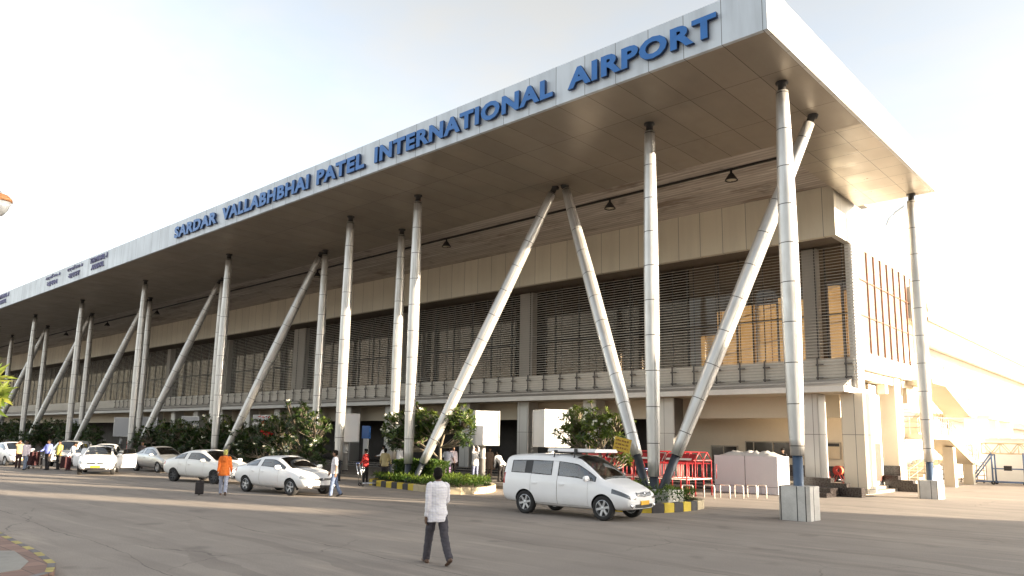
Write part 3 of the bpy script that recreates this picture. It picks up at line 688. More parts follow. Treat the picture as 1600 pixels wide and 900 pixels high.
def rubber(mb, d=.028, out=.004):
    """dark seal round a pane: strip between the open rim and a slightly smaller copy of it"""
    cnt = {}
    for f in mb.f:
        for a, b_ in zip(f, f[1:] + f[:1]): cnt.setdefault((min(a, b_), max(a, b_)), []).append((a, b_))
    c = sum((Vector(v) for v in mb.v), Vector()) / len(mb.v); bt = BVHTree.FromPolygons([Vector(v) for v in mb.v], mb.f); m = MB(); ix = {}
    sg_ = Vector((0, 1 if c.y > .2 else -1 if c.y < -.2 else 0, 0 if abs(c.y) > .2 else .8)) + (Vector((.6, 0, 0)) if abs(c.y) < .2 else Vector())
    def pt(i):
        if i not in ix:
            v = Vector(mb.v[i]); q = v + (c - v).normalized() * d; h = bt.find_nearest(q); q = (h[0] if h[0] else q)
            ix[i] = len(m.v); m.v += [tuple(v + sg_ * out), tuple(q + sg_ * out)]
        return ix[i]
    for e, l in cnt.items():
        if len(l) == 1: a, b_ = pt(l[0][0]), pt(l[0][1]); m.f.append((a, b_, b_ + 1, a + 1)); m.mi.append(0)
    return m
def wheel(parent, x, y, rad, spokes, rimM=RIM):
    s_ = 1 if y > 0 else -1; w = thing_part('wheel', parent, (x, y, rad))
    M_ = Matrix.Rotation(R(-90 * s_), 4, 'X')
    m = MB(); m.lathe([(rad * .66, -.09), (rad * .80, -.10), (rad * .95, -.095), (rad, -.07), (rad, .07), (rad * .95, .095), (rad * .80, .10), (rad * .66, .085)], 32, M_, True)
    obj('tyre', m, TYRE, w, True, True)
    m = MB(); m.lathe([(0, -.02), (rad * .62, -.02)], 28, M_); m.lathe([(rad * .60, -.08), (rad * .665, -.08), (rad * .665, .085), (rad * .63, .09), (rad * .60, .055)], 32, M_, True); m.lathe([(0, .082), (rad * .14, .075), (rad * .17, .02)], 16, M_)
    for k in range(spokes):
        a = 2 * math.pi * k / spokes + .2
        p0 = M_ @ Vector((rad * .12 * math.cos(a), rad * .12 * math.sin(a), .055)); p1 = M_ @ Vector((rad * .63 * math.cos(a), rad * .63 * math.sin(a), .062))
        m.beam(p0, p1, rad * .19, .03, M_ @ Vector((0, 0, 1)))
    m.mi = [0] * len(m.f)
    for i in range(27): m.mi[i] = 1
    obj('rim', m, [rimM, DARK], w, False, True)
def thing_part(name, parent, loc):
    o = bpy.data.objects.new(name, None); o.empty_display_size = .1; C.objects.link(o); o.parent = parent; o.location = loc; return o
class Proj:
    def __init__(s, mbs):
        vs = []; fs = []
        for m in mbs: k = len(vs); vs += [Vector(v) for v in m.v]; fs += [tuple(i + k for i in f) for f in m.f]
        s.t = BVHTree.FromPolygons(vs, fs)
    def front(s, y, z, sg_=1, off=.006):
        h = s.t.ray_cast(Vector((sg_ * 4, y, z)), Vector((-sg_, 0, 0))); return (h[0] + h[1] * off * (1 if h[1].x * sg_ > 0 else -1)) if h[0] else None
    def side(s, x, z, sg_=1, off=.006):
        h = s.t.ray_cast(Vector((x, sg_ * 3, z)), Vector((0, -sg_, 0))); return (h[0] + h[1] * off * (1 if h[1].y * sg_ > 0 else -1)) if h[0] else None
    def patch(s, fn, us, vr, nu=10, nv=4, th=.012):
        """conforming patch; vr(u) gives the low and high limit"""
        m = MB(); ok = []; k0 = len(m.v)
        for i in range(nu + 1):
            u = us[0] + (us[1] - us[0]) * i / nu; lo, hi = vr(u)
            for j in range(nv + 1):
                p = fn(u, lo + (hi - lo) * j / nv); m.v.append(tuple(p) if p else None)
        for i in range(nu):
            for j in range(nv):
                a = i * (nv + 1) + j; q = (a, a + nv + 1, a + nv + 2, a + 1)
                if all(m.v[t] is not None for t in q): m.f.append(q); m.mi.append(0)
        m.v = [v if v else (0, 0, 0) for v in m.v]; return m
def seat(m, x, y, z, h=.62):
    m.cbox((x + .22, y, z), .48, .46, .14); m.cbox((x - .06, y, z + .33), .13, .46, h, M=Matrix.Rotation(R(-10), 4, 'Y')); m.cbox((x - .14, y, z + .33 + h / 2 + .06), .09, .24, .17, M=Matrix.Rotation(R(-10), 4, 'Y'))

# station columns: x, zlow, wlow, zmid, wmid, zbelt, wbelt, zwin0, wwin0, zwin1, wwin1, ztop
MPV = [
 (-2.27, .42, .62, .62, .70, .98, .66, 1.06, .62, 1.30, .56, 1.42), (-2.20, .36, .74, .60, .82, 1.02, .79, 1.10, .76, 1.52, .64, 1.62), (-2.08, .33, .80, .58, .855, 1.03, .83, 1.11, .80, 1.58, .67, 1.695),
 (-1.98, .31, .81, .58, .865, 1.03, .845, 1.11, .815, 1.60, .685, 1.72), (-1.20, .27, .82, .56, .88, 1.02, .86, 1.09, .835, 1.635, .705, 1.755), (-1.08, .26, .82, .56, .88, 1.02, .86, 1.085, .835, 1.637, .708, 1.757),
 (-.98, .26, .82, .56, .88, 1.015, .862, 1.08, .837, 1.638, .709, 1.76), (-.20, .25, .82, .55, .88, 1.0, .865, 1.06, .84, 1.635, .715, 1.765), (-.10, .25, .82, .55, .88, 1.0, .865, 1.055, .84, 1.63, .715, 1.765),
 (.02, .25, .82, .55, .88, .995, .865, 1.05, .84, 1.625, .715, 1.76), (.52, .25, .82, .55, .88, .985, .862, 1.035, .838, 1.57, .71, 1.72), (.62, .25, .82, .55, .88, .98, .86, 1.03, .837, 1.535, .708, 1.695),
 (1.00, .25, .82, .55, .88, .97, .855, 1.015, .832, 1.315, .735, 1.45), (1.22, .25, .82, .55, .88, .965, .85, 1.0, .83, 1.165, .765, 1.27), (1.40, .26, .82, .55, .878, .95, .845, .98, .815, 1.03, .775, 1.115),
 (1.75, .27, .81, .55, .87, .89, .825, .915, .77, .95, .70, 1.025), (2.05, .29, .77, .53, .835, .80, .775, .825, .70, .86, .60, .92), (2.20, .31, .70, .50, .77, .725, .70, .75, .63, .785, .52, .83), (2.30, .34, .58, .47, .64, .64, .58, .67, .52, .70, .42, .73)]
SEDAN = [
 (-2.22, .44, .55, .60, .64, .84, .60, .90, .54, .95, .46, .985), (-2.13, .36, .72, .58, .79, .89, .73, .955, .66, 1.0, .57, 1.035), (-1.95, .32, .79, .56, .85, .93, .80, .985, .74, 1.03, .64, 1.065),
 (-1.62, .30, .80, .54, .868, .95, .835, 1.0, .79, 1.06, .68, 1.10), (-1.35, .28, .80, .53, .875, .955, .845, 1.01, .815, 1.14, .665, 1.20), (-1.0, .25, .80, .52, .88, .955, .85, 1.005, .825, 1.27, .63, 1.345), (-.62, .23, .80, .51, .88, .945, .852, .995, .83, 1.345, .605, 1.43),
 (-.50, .23, .80, .51, .88, .94, .852, .99, .83, 1.355, .605, 1.443), (.06, .22, .80, .50, .88, .925, .852, .97, .83, 1.365, .605, 1.465), (.18, .22, .80, .50, .88, .92, .852, .965, .83, 1.355, .608, 1.46),
 (.38, .22, .80, .50, .88, .915, .85, .96, .83, 1.315, .615, 1.425), (.72, .22, .80, .50, .88, .91, .85, .95, .828, 1.175, .66, 1.275), (1.02, .22, .80, .50, .88, .905, .848, .94, .824, 1.04, .71, 1.125), (1.22, .23, .80, .50, .878, .895, .842, .925, .80, .965, .735, 1.02),
 (1.55, .24, .80, .50, .872, .86, .825, .885, .76, .92, .67, .955), (1.90, .25, .77, .49, .835, .785, .775, .81, .70, .845, .59, .875), (2.10, .27, .70, .46, .765, .71, .69, .735, .61, .765, .50, .79), (2.24, .30, .56, .43, .61, .60, .55, .63, .48, .66, .38, .68)]
def tall(stt, k, dz=0.0, wk=1.0): return [tuple([s_[0]] + [v * wk if i in (1, 3, 5, 7, 9) else (v if v < .5 else .5 + (v - .5) * k + dz) for i, v in enumerate(s_[1:])]) for s_ in stt]
PMPV = dict(win=[(-1.98, -1.2), (-1.08, -.2), (-.10, .62), (.62, 1.22)], ws=(.52, 1.40), rs=(-2.27, -2.08), hl=1.75, tl=-2.08)
PSED = dict(win=[(-1.35, -1.0), (-1.0, -.62), (-.50, .06), (.06, .72), (.72, 1.02)], ws=(.38, 1.22), rs=(-1.62, -.62), hl=1.90, tl=-1.95)
PSED['win'] = [(-1.0, -.62), (-.50, .72)]; PSED['win'] = [(-1.35, -.62), (-.50, 1.02)]
SHELLS = {}
def shell(key):
    if key not in SHELLS:
        if key == 'mpv': SHELLS[key] = split_shell(loft_car(MPV, PMPV, [(-.10, 1.0), (-1.08, -.10)], [(-1.3, .375), (1.45, .375)], 'mpv'))
        if key == 'sedan': SHELLS[key] = split_shell(loft_car(SEDAN, PSED, [(-.50, .72), (-1.0, -.50)], [(-1.3, .35), (1.4, .35)], 'sedan'))
        if key == 'tallsedan': SHELLS[key] = split_shell(loft_car(tall(SEDAN, 1.07, 0, .985), PSED, [(-.50, .72), (-1.0, -.50)], [(-1.3, .345), (1.4, .345)], 'sedan'))
    return SHELLS[key]
def car(key, label, loc, deg, paint, scale=1.0, zs=1.0, name='parked_car', cat='car', group=None, spokes=6, rack=False, plate=PLATE, open_doors=(), lamp=LENS, dark_roof=False, rimM=RIM):
    t = thing(name, label, cat, loc, R(deg), group); t.scale = (scale, scale, zs)
    sh = shell(key); mpv = key == 'mpv'; fa, ra = (1.45, -1.3) if mpv else (1.4, -1.3); rad = .335 if mpv else .312
    pj = Proj([sh[k] for k in sh if k != 5])
    mm = {0: ('body', paint), 2: ('windscreen', CGLASSW), 3: ('rear_window', CGLASS), 4: ('underbody', TRIM), 5: ('wheel_well', WELL)}
    doorobj = {}
    for k, mb in sh.items():
        if k in (1, 6, 7): continue
        if k in (8, 9):
            for isl in islands(mb):
                if len(isl.f) > 6: obj('headlight' if k == 8 else 'tail_light', isl, lamp if k == 8 else RED, t, True, True)
            continue
        nm, m_ = mm[k]; o = obj(nm, mb, m_, t, True, True); shade_auto(o.data, 50)
        if k == 2: obj('windscreen_seal', rubber(mb, .03, .003), TRIM, o, False, True)
    # doors, their windows and handles
    wins = islands(sh[1])
    for k in (6, 7):
        for isl in islands(sh[k]):
            if len(isl.f) < 20: obj('door_trim', isl, paint, t, True, True); continue
            c = sum((Vector(v) for v in isl.v), Vector()) / len(isl.v); sd_ = 1 if c.y > 0 else -1
            hx = max(v[0] for v in isl.v); nm = ('front_door', 'rear_door')[k - 6]
            opened = [a for n_, q, a in open_doors if n_ == nm and q == sd_]
            shrink_rim(isl, .007)
            hinge = Vector((hx - .02, sd_ * .84, 0))
            d = link('door', isl.mesh('door', paint, True, hinge), t); d.location = hinge
            shade_auto(d.data, 50)
            if opened: d.rotation_euler = (0, 0, R(opened[0] * (-sd_)))
            hb = MB(); hxm = min(v[0] for v in isl.v) + .16
            p = pj.side(hxm, .83 if not mpv else .90, sd_)
            if p: hb.cbox(p + Vector((0, sd_ * .012, 0)), .17, .03, .035)
            if hb.v: h = link('handle', hb.mesh('handle', paint if not mpv else CHROME if False else paint, False, hinge), d)
            doorobj[(k, sd_)] = (d, hinge, min(v[0] for v in isl.v), hx)
    for w in wins:
        c = sum((Vector(v) for v in w.v), Vector()) / len(w.v); sd_ = 1 if c.y > 0 else -1; own = None
        for (k, q), (d, hinge, a, b_) in doorobj.items():
            if q == sd_ and a - .1 <= c.x <= b_ + .05: own = (d, hinge)
        rb = rubber(w)
        if own: link('window', w.mesh('window', CGLASS, True, own[1]), own[0]); link('window_seal', rb.mesh('window_seal', TRIM, False, own[1]), own[0])
        else: q_ = obj('side_window', w, CGLASS, t, True, True); obj('window_seal', rb, TRIM, q_, False, True)
    for x in (fa, ra):
        for y in (-.755, .755): wheel(t, x, y, rad, spokes, rimM)
    # front: grille, lower intake, plate
    zg = (.66, .76) if mpv else (.56, .645)
    g1 = pj.patch(lambda u, v: pj.front(u, v), (-.40, .40), lambda u: (zg[0] + .05 * abs(u), zg[1] + .02 * (1 - abs(u) * 2)), 12, 3); obj('grille', g1, TRIM, t, True, True)
    for zz in ((.25, .55, .85) if mpv else (.2, .8)):
        vs = [pj.front(u / 10 * .40, zg[0] + .05 * abs(u / 10 * .4) + (zg[1] - zg[0]) * zz, 1, .016) for u in range(-10, 11)]
        vs = [v for v in vs if v]
        if len(vs) > 3: m = MB(); m.tube(vs, .011, 6); obj('grille_bar', m, CHROME, t, True, True)
    em = pj.front(0, (zg[0] + zg[1]) / 2 + .02, 1, .022)
    if em: m = MB(); m.lathe([(0, .012), (.045, .008), (.055, -.01)], 14, Matrix.Translation(em) @ Matrix.Rotation(R(80), 4, 'Y')); obj('badge', m, CHROME, t, True, True)
    zi = (.36, .47) if mpv else (.30, .40)
    g2 = pj.patch(lambda u, v: pj.front(u, v, 1, .008), (-.47, .47), lambda u: (zi[0] + .03 * abs(u), zi[1] - .02 * abs(u)), 12, 3); obj('lower_intake', g2, TRIM, t, True, True)
    if plate:
        pz = .50 if mpv else .45
        p = pj.front(0, pz, 1, .02)
        if p: m = MB(); m.cbox(p, .02, .44, .11); obj('number_plate', m, plate, t, False, True)
    for y in (-.60, .60):
        p = pj.front(y, .44 if mpv else .38, 1, .008)
        if p: m = MB(); m.lathe([(0, .012), (.05, .008), (.065, -.012)], 14, Matrix.Translation(p) @ Matrix.Rotation(R(72 if y < 0 else 72), 4, 'Y')); obj('fog_lamp', m, CHROME, t, True, True)
    # mirrors
    mxp = (1.0, 1.06) if mpv else (.80, .99)
    for sd_ in (1, -1):
        m = MB(); m.tube([(mxp[0], sd_ * .80, mxp[1]), (mxp[0] + .03, sd_ * .90, mxp[1] + .04)], .025, 6)
        k0 = len(m.v); m.lathe([(0, -.12), (.085, -.115), (.10, -.08), (.095, .05), (.075, .10), (0, .11)], 14, Matrix.Translation((mxp[0], sd_ * .985, mxp[1] + .045)) @ Matrix.Rotation(R(90), 4, 'X') @ Matrix.Diagonal((.55, .82, 1, 1)))
        obj('mirror', m, paint, t, True, True)
    # wipers line / cowl
    p0 = (.99 if mpv else 1.05)
    # seats, dashboard, floor
    m = MB()
    for x in ((.05, -.85, -1.55) if mpv else (-.1, -.95)):
        for y in (-.36, .36): seat(m, x, y, .46 if mpv else .36, .66 if mpv else .56)
    obj('seats', m, SEAT, t, False, True)
    m = MB(); m.cbox(((1.12 if mpv else .98), 0, .86 if mpv else .78), .42, 1.42, .2); m.box(-1.9 if mpv else -1.5, 1.2, -.75, .75, .33, .36); obj('dashboard', m, mat('dash_beige', (.22, .19, .15), .8), t, False, True)
    m = MB(); sx = .68 if mpv else .55; m.lathe([(.17, -.012), (.19, 0), (.17, .012), (.155, 0)], 18, Matrix.Translation((sx, -.36, .95 if mpv else .84)) @ Matrix.Rotation(R(-65), 4, 'Y'), True); obj('steering_wheel', m, SEATD, t, True, True)
    if rack:
        m = MB()
        for x in (-.30, .42):
            m.tube([(x, -.72, 1.66), (x, -.68, 1.80), (x, .68, 1.80), (x, .72, 1.66)], .022, 6)
        obj('roof_bars', m, TRIM, t, False, True)
        m = MB(); m.prism_x([(-.62, 1.83), (-.55, 1.905), (.55, 1.905), (.62, 1.83), (.60, 1.81), (-.60, 1.81)], -.62, 1.05); obj('roof_carrier', m, PINK, t, False, True)
        m = MB(); m.box(.37, .47, -.66, -.615, 1.80, 1.91); m.box(-.35, -.25, -.66, -.615, 1.80, 1.86); obj('carrier_clamp', m, TRIM, t, False, True)
    return t
car('mpv', 'white people carrier taxi with a flat roof carrier, standing beside the planter kerb', (-14.2, 18.75, 0), 2.5, P_WHITE, 1.02, 1.04, 'taxi_van', 'van', rack=True, spokes=6, lamp=LENSD)
car('sedan', 'sleek white saloon with silver alloy wheels, in front of the large flowering shrub', (-26.9, 16.5, 0), 6, P_WHITE, 1.03, 1.0, 'parked_car', 'car', 'cars along the kerb', 5, plate=None)
car('tallsedan', 'older off white saloon with dark wheels, sunlit nose behind the man in orange', (-34.9, 17.3, 0), 12, P_CREAM, 1.07, 1.0, 'parked_car', 'car', 'cars along the kerb', 7, lamp=LENS, rimM=mat('steel_rim_dark', (.06, .06, .065), .5, .4))
car('tallsedan', 'silver saloon parked between the open door taxi and the off white saloon', (-45.9, 19.7, 0), 3, P_SILVER, 1.0, .98, 'parked_car', 'car', 'cars along the kerb', 7)
car('tallsedan', 'white saloon taxi seen from the front with its doors standing open', (-45.0, 16.0, 0), -24, P_WHITE, 1.04, 1.0, 'parked_car', 'car', 'cars along the kerb', 6, open_doors=(('rear_door', -1, 62), ('front_door', 1, 55)))
car('tallsedan', 'white car cut by the left edge of the photo', (-58.4, 15.2, 0), 5, P_WHITE, 1.0, 1.0, 'parked_car', 'car', 'cars along the kerb', 6)
car('mpv', 'white high roofed car behind the man in the tan shirt at the far left', (-60.5, 19.4, 0), 184, P_WHITE, .95, .93, 'parked_car', 'car', 'cars along the kerb', 6)
car('mpv', 'white car with a dark windscreen behind the luggage trolley group', (-56.6, 18.2, 0), -32, P_CREAM, .95, .93, 'parked_car', 'car', 'cars along the kerb', 6)
car('tallsedan', 'white saloon half hidden behind the man in the yellow shirt', (-53.0, 19.2, 0), -28, P_WHITE, 1.0, 1.0, 'parked_car', 'car', 'cars along the kerb', 6)
# ------------------------------------------------------------------ people
SKIN = mat('skin_brown', (.21, .115, .07), .55, 0, .1, 8); SKIN2 = mat('skin_dark', (.13, .07, .042), .55, 0, .1, 8)
HAIR = mat('hair_black', (.012, .010, .009), .85, 0, .3, 30, .3, .12); SHOE = mat('shoe_brown', (.10, .055, .035), .45, 0, .2, 10); SHOEB = mat('shoe_black', (.02, .018, .017), .45); EYE = mat('eye_dark', (.02, .015, .012), .3)
def cloth(name, col, v=.14): return mat('cloth_' + name, col, .88, 0, v, 5, .07)
def m_plaid():
    b = NB('cloth_plaid'); X = b.sep()
    def stripe(u, per, w, off=0):
        return b.line(b.math('ADD', u, b.math('MULTIPLY', b.noise(4, 2), .015)), per, w, off)
    a = b.math('ADD', stripe(X[1], .046, .0045), stripe(X[2], .046, .0045)); c2 = b.math('ADD', stripe(X[1], .046, .0022, .016), stripe(X[2], .046, .0022, .016))
    c = b.mix(b.math('MULTIPLY', a, .26), (.78, .76, .78), (.40, .34, .50)); c = b.mix(b.math('MULTIPLY', c2, .2), c, (.56, .46, .48))
    b.set(col=c, rough=.9); b.bump(b.noise(9, 4), .3, .02); return b.m
def ball(m, c, rx, ry, rz, M=None, n=14):
    M = M or Matrix(); prof = [(math.sin(math.pi * i / 10), -math.cos(math.pi * i / 10)) for i in range(11)]
    prof[0] = (1e-5, -1); prof[-1] = (1e-5, 1)
    return m.lathe(prof, n, Matrix.Translation(Vector(c)) @ M @ Matrix.Diagonal((rx, ry, rz, 1)))
def limb(m, pts, rads, n=12):
    m.tube(pts, rads, n)
    for p, r_ in zip(pts, rads): ball(m, p, r_, r_, r_, None, 12)
def rings(m, spec, n=20, M=None):
    """closed loft of ellipses (x, y, z, rx, ry)"""
    M = M or Matrix(); k = len(m.v)
    for (cx, cy, z, rx, ry) in spec:
        for j in range(n):
            a = 2 * math.pi * j / n; m.v.append(tuple(M @ Vector((cx + rx * math.cos(a), cy + ry * math.sin(a), z))))
    for i in range(len(spec) - 1):
        for j in range(n): a = k + i * n + j; b_ = k + i * n + (j + 1) % n; m.f.append((a, b_, b_ + n, a + n)); m.mi.append(0)
    m.f.append(tuple(k + j for j in reversed(range(n)))); m.mi.append(0)
    e = k + (len(spec) - 1) * n; m.f.append(tuple(e + j for j in range(n))); m.mi.append(0)
def fuse(m, name, material, vox, smooth=2, wrinkle=0, seed=0):
    """grow one continuous skin over overlapping shapes"""
    o = bpy.data.objects.new('tmp', m.mesh('tmp', material)); C.objects.link(o)
    r_ = o.modifiers.new('r', 'REMESH'); r_.mode = 'VOXEL'; r_.voxel_size = vox; r_.use_smooth_shade = True
    s_ = o.modifiers.new('s', 'SMOOTH'); s_.factor = .5; s_.iterations = smooth
    me = evaluated(o, name); bpy.data.objects.remove(o)
    if not me.materials: me.materials.append(material)
    if wrinkle:
        me.update(); nn = [v.normal.copy() for v in me.vertices]
        for v, q in zip(me.vertices, nn):
            p = v.co; w = noise.noise(Vector((p.x * 9 + seed, p.y * 9, p.z * 15))) * .7 + noise.noise(Vector((p.x * 20, p.y * 20 + seed, p.z * 30))) * .4
            v.co = p + q * wrinkle * w
    me.polygons.foreach_set('use_smooth', [True] * len(me.polygons)); return me
def hand(m, wrist, d, side_v, palm_n, k=1.0):
    """palm, four unequal curled fingers and a thumb; d points along the forearm"""
    d = d.normalized(); sv_ = (side_v - d * side_v.dot(d)).normalized(); pn = d.cross(sv_).normalized()
    if pn.dot(palm_n) < 0: pn = -pn
    pc = wrist + d * .05 * k
    limb(m, [wrist, wrist + d * .035 * k + sv_ * .012], [.022 * k, .024 * k], 8); 
    for i in range(4): limb(m, [pc + sv_ * (.028 - .019 * i) * k - d * .02 * k, pc + sv_ * (.030 - .020 * i) * k + d * .04 * k], [.014 * k, .0125 * k], 8)
    for i, ln in enumerate((.070, .080, .075, .058)):
        b_ = pc + sv_ * (.030 - .020 * i) * k + d * .042 * k
        p1 = b_ + (d * .9 + pn * .30).normalized() * ln * .5 * k; p2 = p1 + (d * .6 + pn * .75).normalized() * ln * .5 * k
        limb(m, [b_, p1, p2], [.0105 * k, .0095 * k, .0078 * k], 8)
    t0 = wrist + d * .025 * k + sv_ * .024 * k; t1 = t0 + (d * .6 + sv_ * .7 + pn * .25).normalized() * .035 * k; t2 = t1 + (d * .9 + sv_ * .2 + pn * .35).normalized() * .032 * k
    limb(m, [t0, t1, t2], [.0135 * k, .0115 * k, .009 * k], 8)
def person(label, loc, deg, top, bottom, legs=((15, 8), (-15, 20)), arms=((-12, 8, 12), (14, 8, 15)), lean=2, yaw=0, nod=0, h=1.70, vox=.016, skin=SKIN, hair=HAIR, shoe=SHOEB, sleeve='long', hem=.80, group=None, bulk=1.0, hairlong=False, untuck=True):
    """faces +x locally; left is +y.  legs/arms = (left, right); angles in degrees, forward positive"""
    s_ = h / 1.70
    Ml = Matrix.Translation((0, 0, .93)) @ Matrix.Rotation(R(lean), 4, 'Y') @ Matrix.Translation((0, 0, -.93))
    feet = []; legpts = []
    for sd_, (a, kb) in zip((1, -1), legs):
        hip = Vector((0, sd_ * .092, .91)); t = Vector((math.sin(R(a)), 0, -math.cos(R(a)))); kn = hip + t * .43
        u = Vector((math.sin(R(a - kb)), 0, -math.cos(R(a - kb)))); an = kn + u * .41; legpts.append((hip, kn, an, a - kb)); feet.append(an.z)
    dz = -min(feet) + .075; DZ = Vector((0, 0, dz))
    legpts = [(a + DZ, b_ + DZ, c + DZ, q) for a, b_, c, q in legpts]; MT = Matrix.Translation(DZ) @ Ml
    def T(p): return MT @ Vector(p)
    skinm, shirt, trous, hairm, shoes, eyes = MB(), MB(), MB(), MB(), [], MB()
    # head
    hc = T((.012, 0, 1.585)); HM = Matrix.Rotation(R(yaw), 4, 'Z') @ Matrix.Rotation(R(nod), 4, 'Y')
    def Hd(p): return hc + HM @ Vector(p)
    ball(skinm, hc, .092, .075, .113, HM); ball(skinm, Hd((.030, 0, -.052)), .058, .056, .062, HM); ball(skinm, Hd((.06, 0, -.085)), .028, .030, .026, HM)
    limb(skinm, [Hd((.090, 0, .012)), Hd((.104, 0, -.026))], [.010, .016], 8); limb(skinm, [Hd((.088, -.018, -.058)), Hd((.088, .018, -.058))], [.009, .009], 8)
    for y in (-1, 1):
        ball(skinm, Hd((-.008, y * .076, -.008)), .02, .012, .033, HM); ball(skinm, Hd((.072, y * .032, -.006)), .016, .018, .012, HM); ball(eyes, Hd((.083, y * .031, .006)), .010, .015, .008, HM); limb(eyes, [Hd((.084, y * .018, .026)), Hd((.076, y * .048, .026))], [.0055, .004], 6)
    limb(skinm, [T((-.012, 0, 1.40)), T((0, 0, 1.52))], [.062, .052], 12)
    ball(hairm, Hd((-.016, 0, .024)), .096, .083, .103, HM); ball(hairm, Hd((-.04, 0, -.02)), .068, .078, .085, HM); ball(hairm, Hd((.03, 0, .082)), .062, .066, .042, HM)
    if hairlong: ball(hairm, Hd((-.075, 0, -.06)), .06, .07, .10, HM)
    # torso
    w = bulk
    core = [(0, 0, .86, .10, .145), (0, 0, .98, .105, .145), (.005, 0, 1.12, .10, .135), (.0, 0, 1.25, .108, .155), (-.005, 0, 1.36, .09, .165), (-.01, 0, 1.43, .06, .09)]
    rings(skinm, core, 18, MT)
    hemz = hem
    cl = [(0, 0, hemz, .142 * w, .190 * w), (0, 0, .93, .138 * w, .182 * w), (.008, 0, 1.05, .126 * w, .160 * w), (.008, 0, 1.18, .126 * w, .166 * w), (.0, 0, 1.29, .124 * w, .182 * w), (-.006, 0, 1.37, .106 * w, .180 * w), (-.012, 0, 1.425, .082, .125), (-.012, 0, 1.462, .062, .068)]
    if not untuck: cl = [(0, 0, .90, .118 * w, .155 * w)] + cl[2:]
    rings(shirt, cl, 24, MT)
    # arms
    for sd_, (a, ab, el) in zip((1, -1), arms):
        sh_ = T((-.004, sd_ * .168, 1.385)); M1 = Ml.to_3x3() @ Matrix.Rotation(R(-sd_ * -ab), 3, 'X') @ Matrix.Rotation(R(-a), 3, 'Y')
        d1 = M1 @ Vector((0, 0, -1)); M2 = M1 @ Matrix.Rotation(R(-el), 3, 'Y'); d2 = M2 @ Vector((0, 0, -1)); eb = sh_ + d1 * .285; wr = eb + d2 * .245
        limb(skinm, [sh_, sh_ + d1 * .12, eb, eb + d2 * .08, wr], [.045, .043, .036, .037, .024], 12)
        hand(skinm, wr, d2, M2 @ Vector((1, 0, 0)), M2 @ Vector((0, -sd_, 0)))
        if sleeve == 'long': limb(shirt, [sh_ + Vector((0, -sd_ * .02, -.005)), sh_ + d1 * .12, eb, eb + d2 * .1, wr - d2 * .02], [.072, .062, .052, .049, .037], 12)
        elif sleeve == 'short': limb(shirt, [sh_ + Vector((0, -sd_ * .02, -.005)), sh_ + d1 * .10, sh_ + d1 * .2], [.072, .064, .060], 12)
    # legs
    for sd_, (hip, kn, an, q) in zip((1, -1), legpts):
        limb(skinm, [hip, kn, an], [.07, .045, .034], 10)
        limb(trous, [hip + Vector((0, 0, .02)), hip * .5 + kn * .5, kn, kn * .5 + an * .5, an + Vector((0, 0, .012))], [.090 * w, .088 * w, .074, .070, .066], 14)
        pitch = max(-50, min(30, q)); FM = Matrix.Rotation(R(-pitch * .75), 3, 'Y') if pitch < 0 else Matrix.Rotation(R(-pitch * .6), 3, 'Y'); f0 = an
        m = MB()
        def F(p): return f0 + FM @ Vector(p)
        rings_pts = [(-.065, .030, .034), (-.03, .037, .045), (.05, .041, .034), (.12, .045, .024), (.175, .034, .018)]
        limb(m, [F((x_, 0, -.072 + hz_)) for x_, _, hz_ in rings_pts], [hz_ for _, _, hz_ in rings_pts], 12); ball(m, F((.10, 0, -.055)), .075, .046, .022, FM.to_4x4()); ball(m, F((-.02, 0, -.045)), .05, .038, .034, FM.to_4x4()); shoes.append(m)
        limb(skinm, [an, F((.09, 0, -.05))], [.032, .025], 8)
    rings(trous, [(0, 0, .80, .105 * w, .15 * w), (0, 0, .88, .118 * w, .158 * w), (0, 0, .99, .112 * w, .15 * w), (0, 0, 1.02, .10 * w, .14 * w)], 18, Matrix.Translation(DZ))
    seed = random.random() * 50
    o = link('person', fuse(skinm, 'person', skin, vox * .75, 2)); o.location = loc; o.rotation_euler = (0, 0, R(deg)); o.scale = (s_, s_, s_)
    tag(o, label, 'person', group)
    link('shirt', fuse(shirt, 'shirt', top, vox, 3, .014, seed), o); link('trousers', fuse(trous, 'trousers', bottom, vox, 3, .013, seed), o)
    link('hair', fuse(hairm, 'hair', hair, vox * .7, 1, .014, seed), o); 
    for m in shoes: link('shoe', fuse(m, 'shoe', shoe, min(vox, .012), 1), o)
    if vox < .02: e = eyes.mesh('eyes', EYE, True); link('eyes', e, o)
    return o, T
WALK = ((20, 6), (-16, 22)); WALK2 = ((-16, 22), (20, 6)); STAND = ((3, 2), (-3, 2))
DN = ((2, 5, 8), (2, 5, 8))
# the man walking away in the foreground
person('man seen from behind in pale checked shirt and dark trousers, alone in the foreground', (-10.2, 9.38, 0), 160, m_plaid(), cloth('charcoal', (.058, .052, .062)), ((19, 5), (-17, 18)), ((-4, 4, 14), (18, 10, 48)), 2, -22, 4, 1.71, .0085, SKIN2, shoe=SHOE, hem=.76, bulk=1.0)
person('man in a pale grey T-shirt and jeans beside the front of the sleek white car', (-24.2, 16.95, 0), 238, cloth('pale_grey', (.56, .54, .57)), cloth('denim', (.13, .17, .27)), ((10, 4), (-10, 14)), ((-8, 10, 12), (10, 12, 14)), 0, -25, 0, 1.72, .012, SKIN, sleeve='short', hem=.84)
o, T_ = person('person in a bright orange hooded jacket and pale jeans walking away with a black bag', (-26.9, 13.95, 0), 150, cloth('orange', (.72, .17, .025)), cloth('pale_denim', (.34, .36, .45)), ((12, 4), (-14, 16)), ((-14, 6, 6), (10, 10, 20)), 7, -10, 8, 1.68, .012, SKIN, mat('cap_yellow', (.45, .42, .12), .8), shoe=SHOE, hem=.72, bulk=1.08)
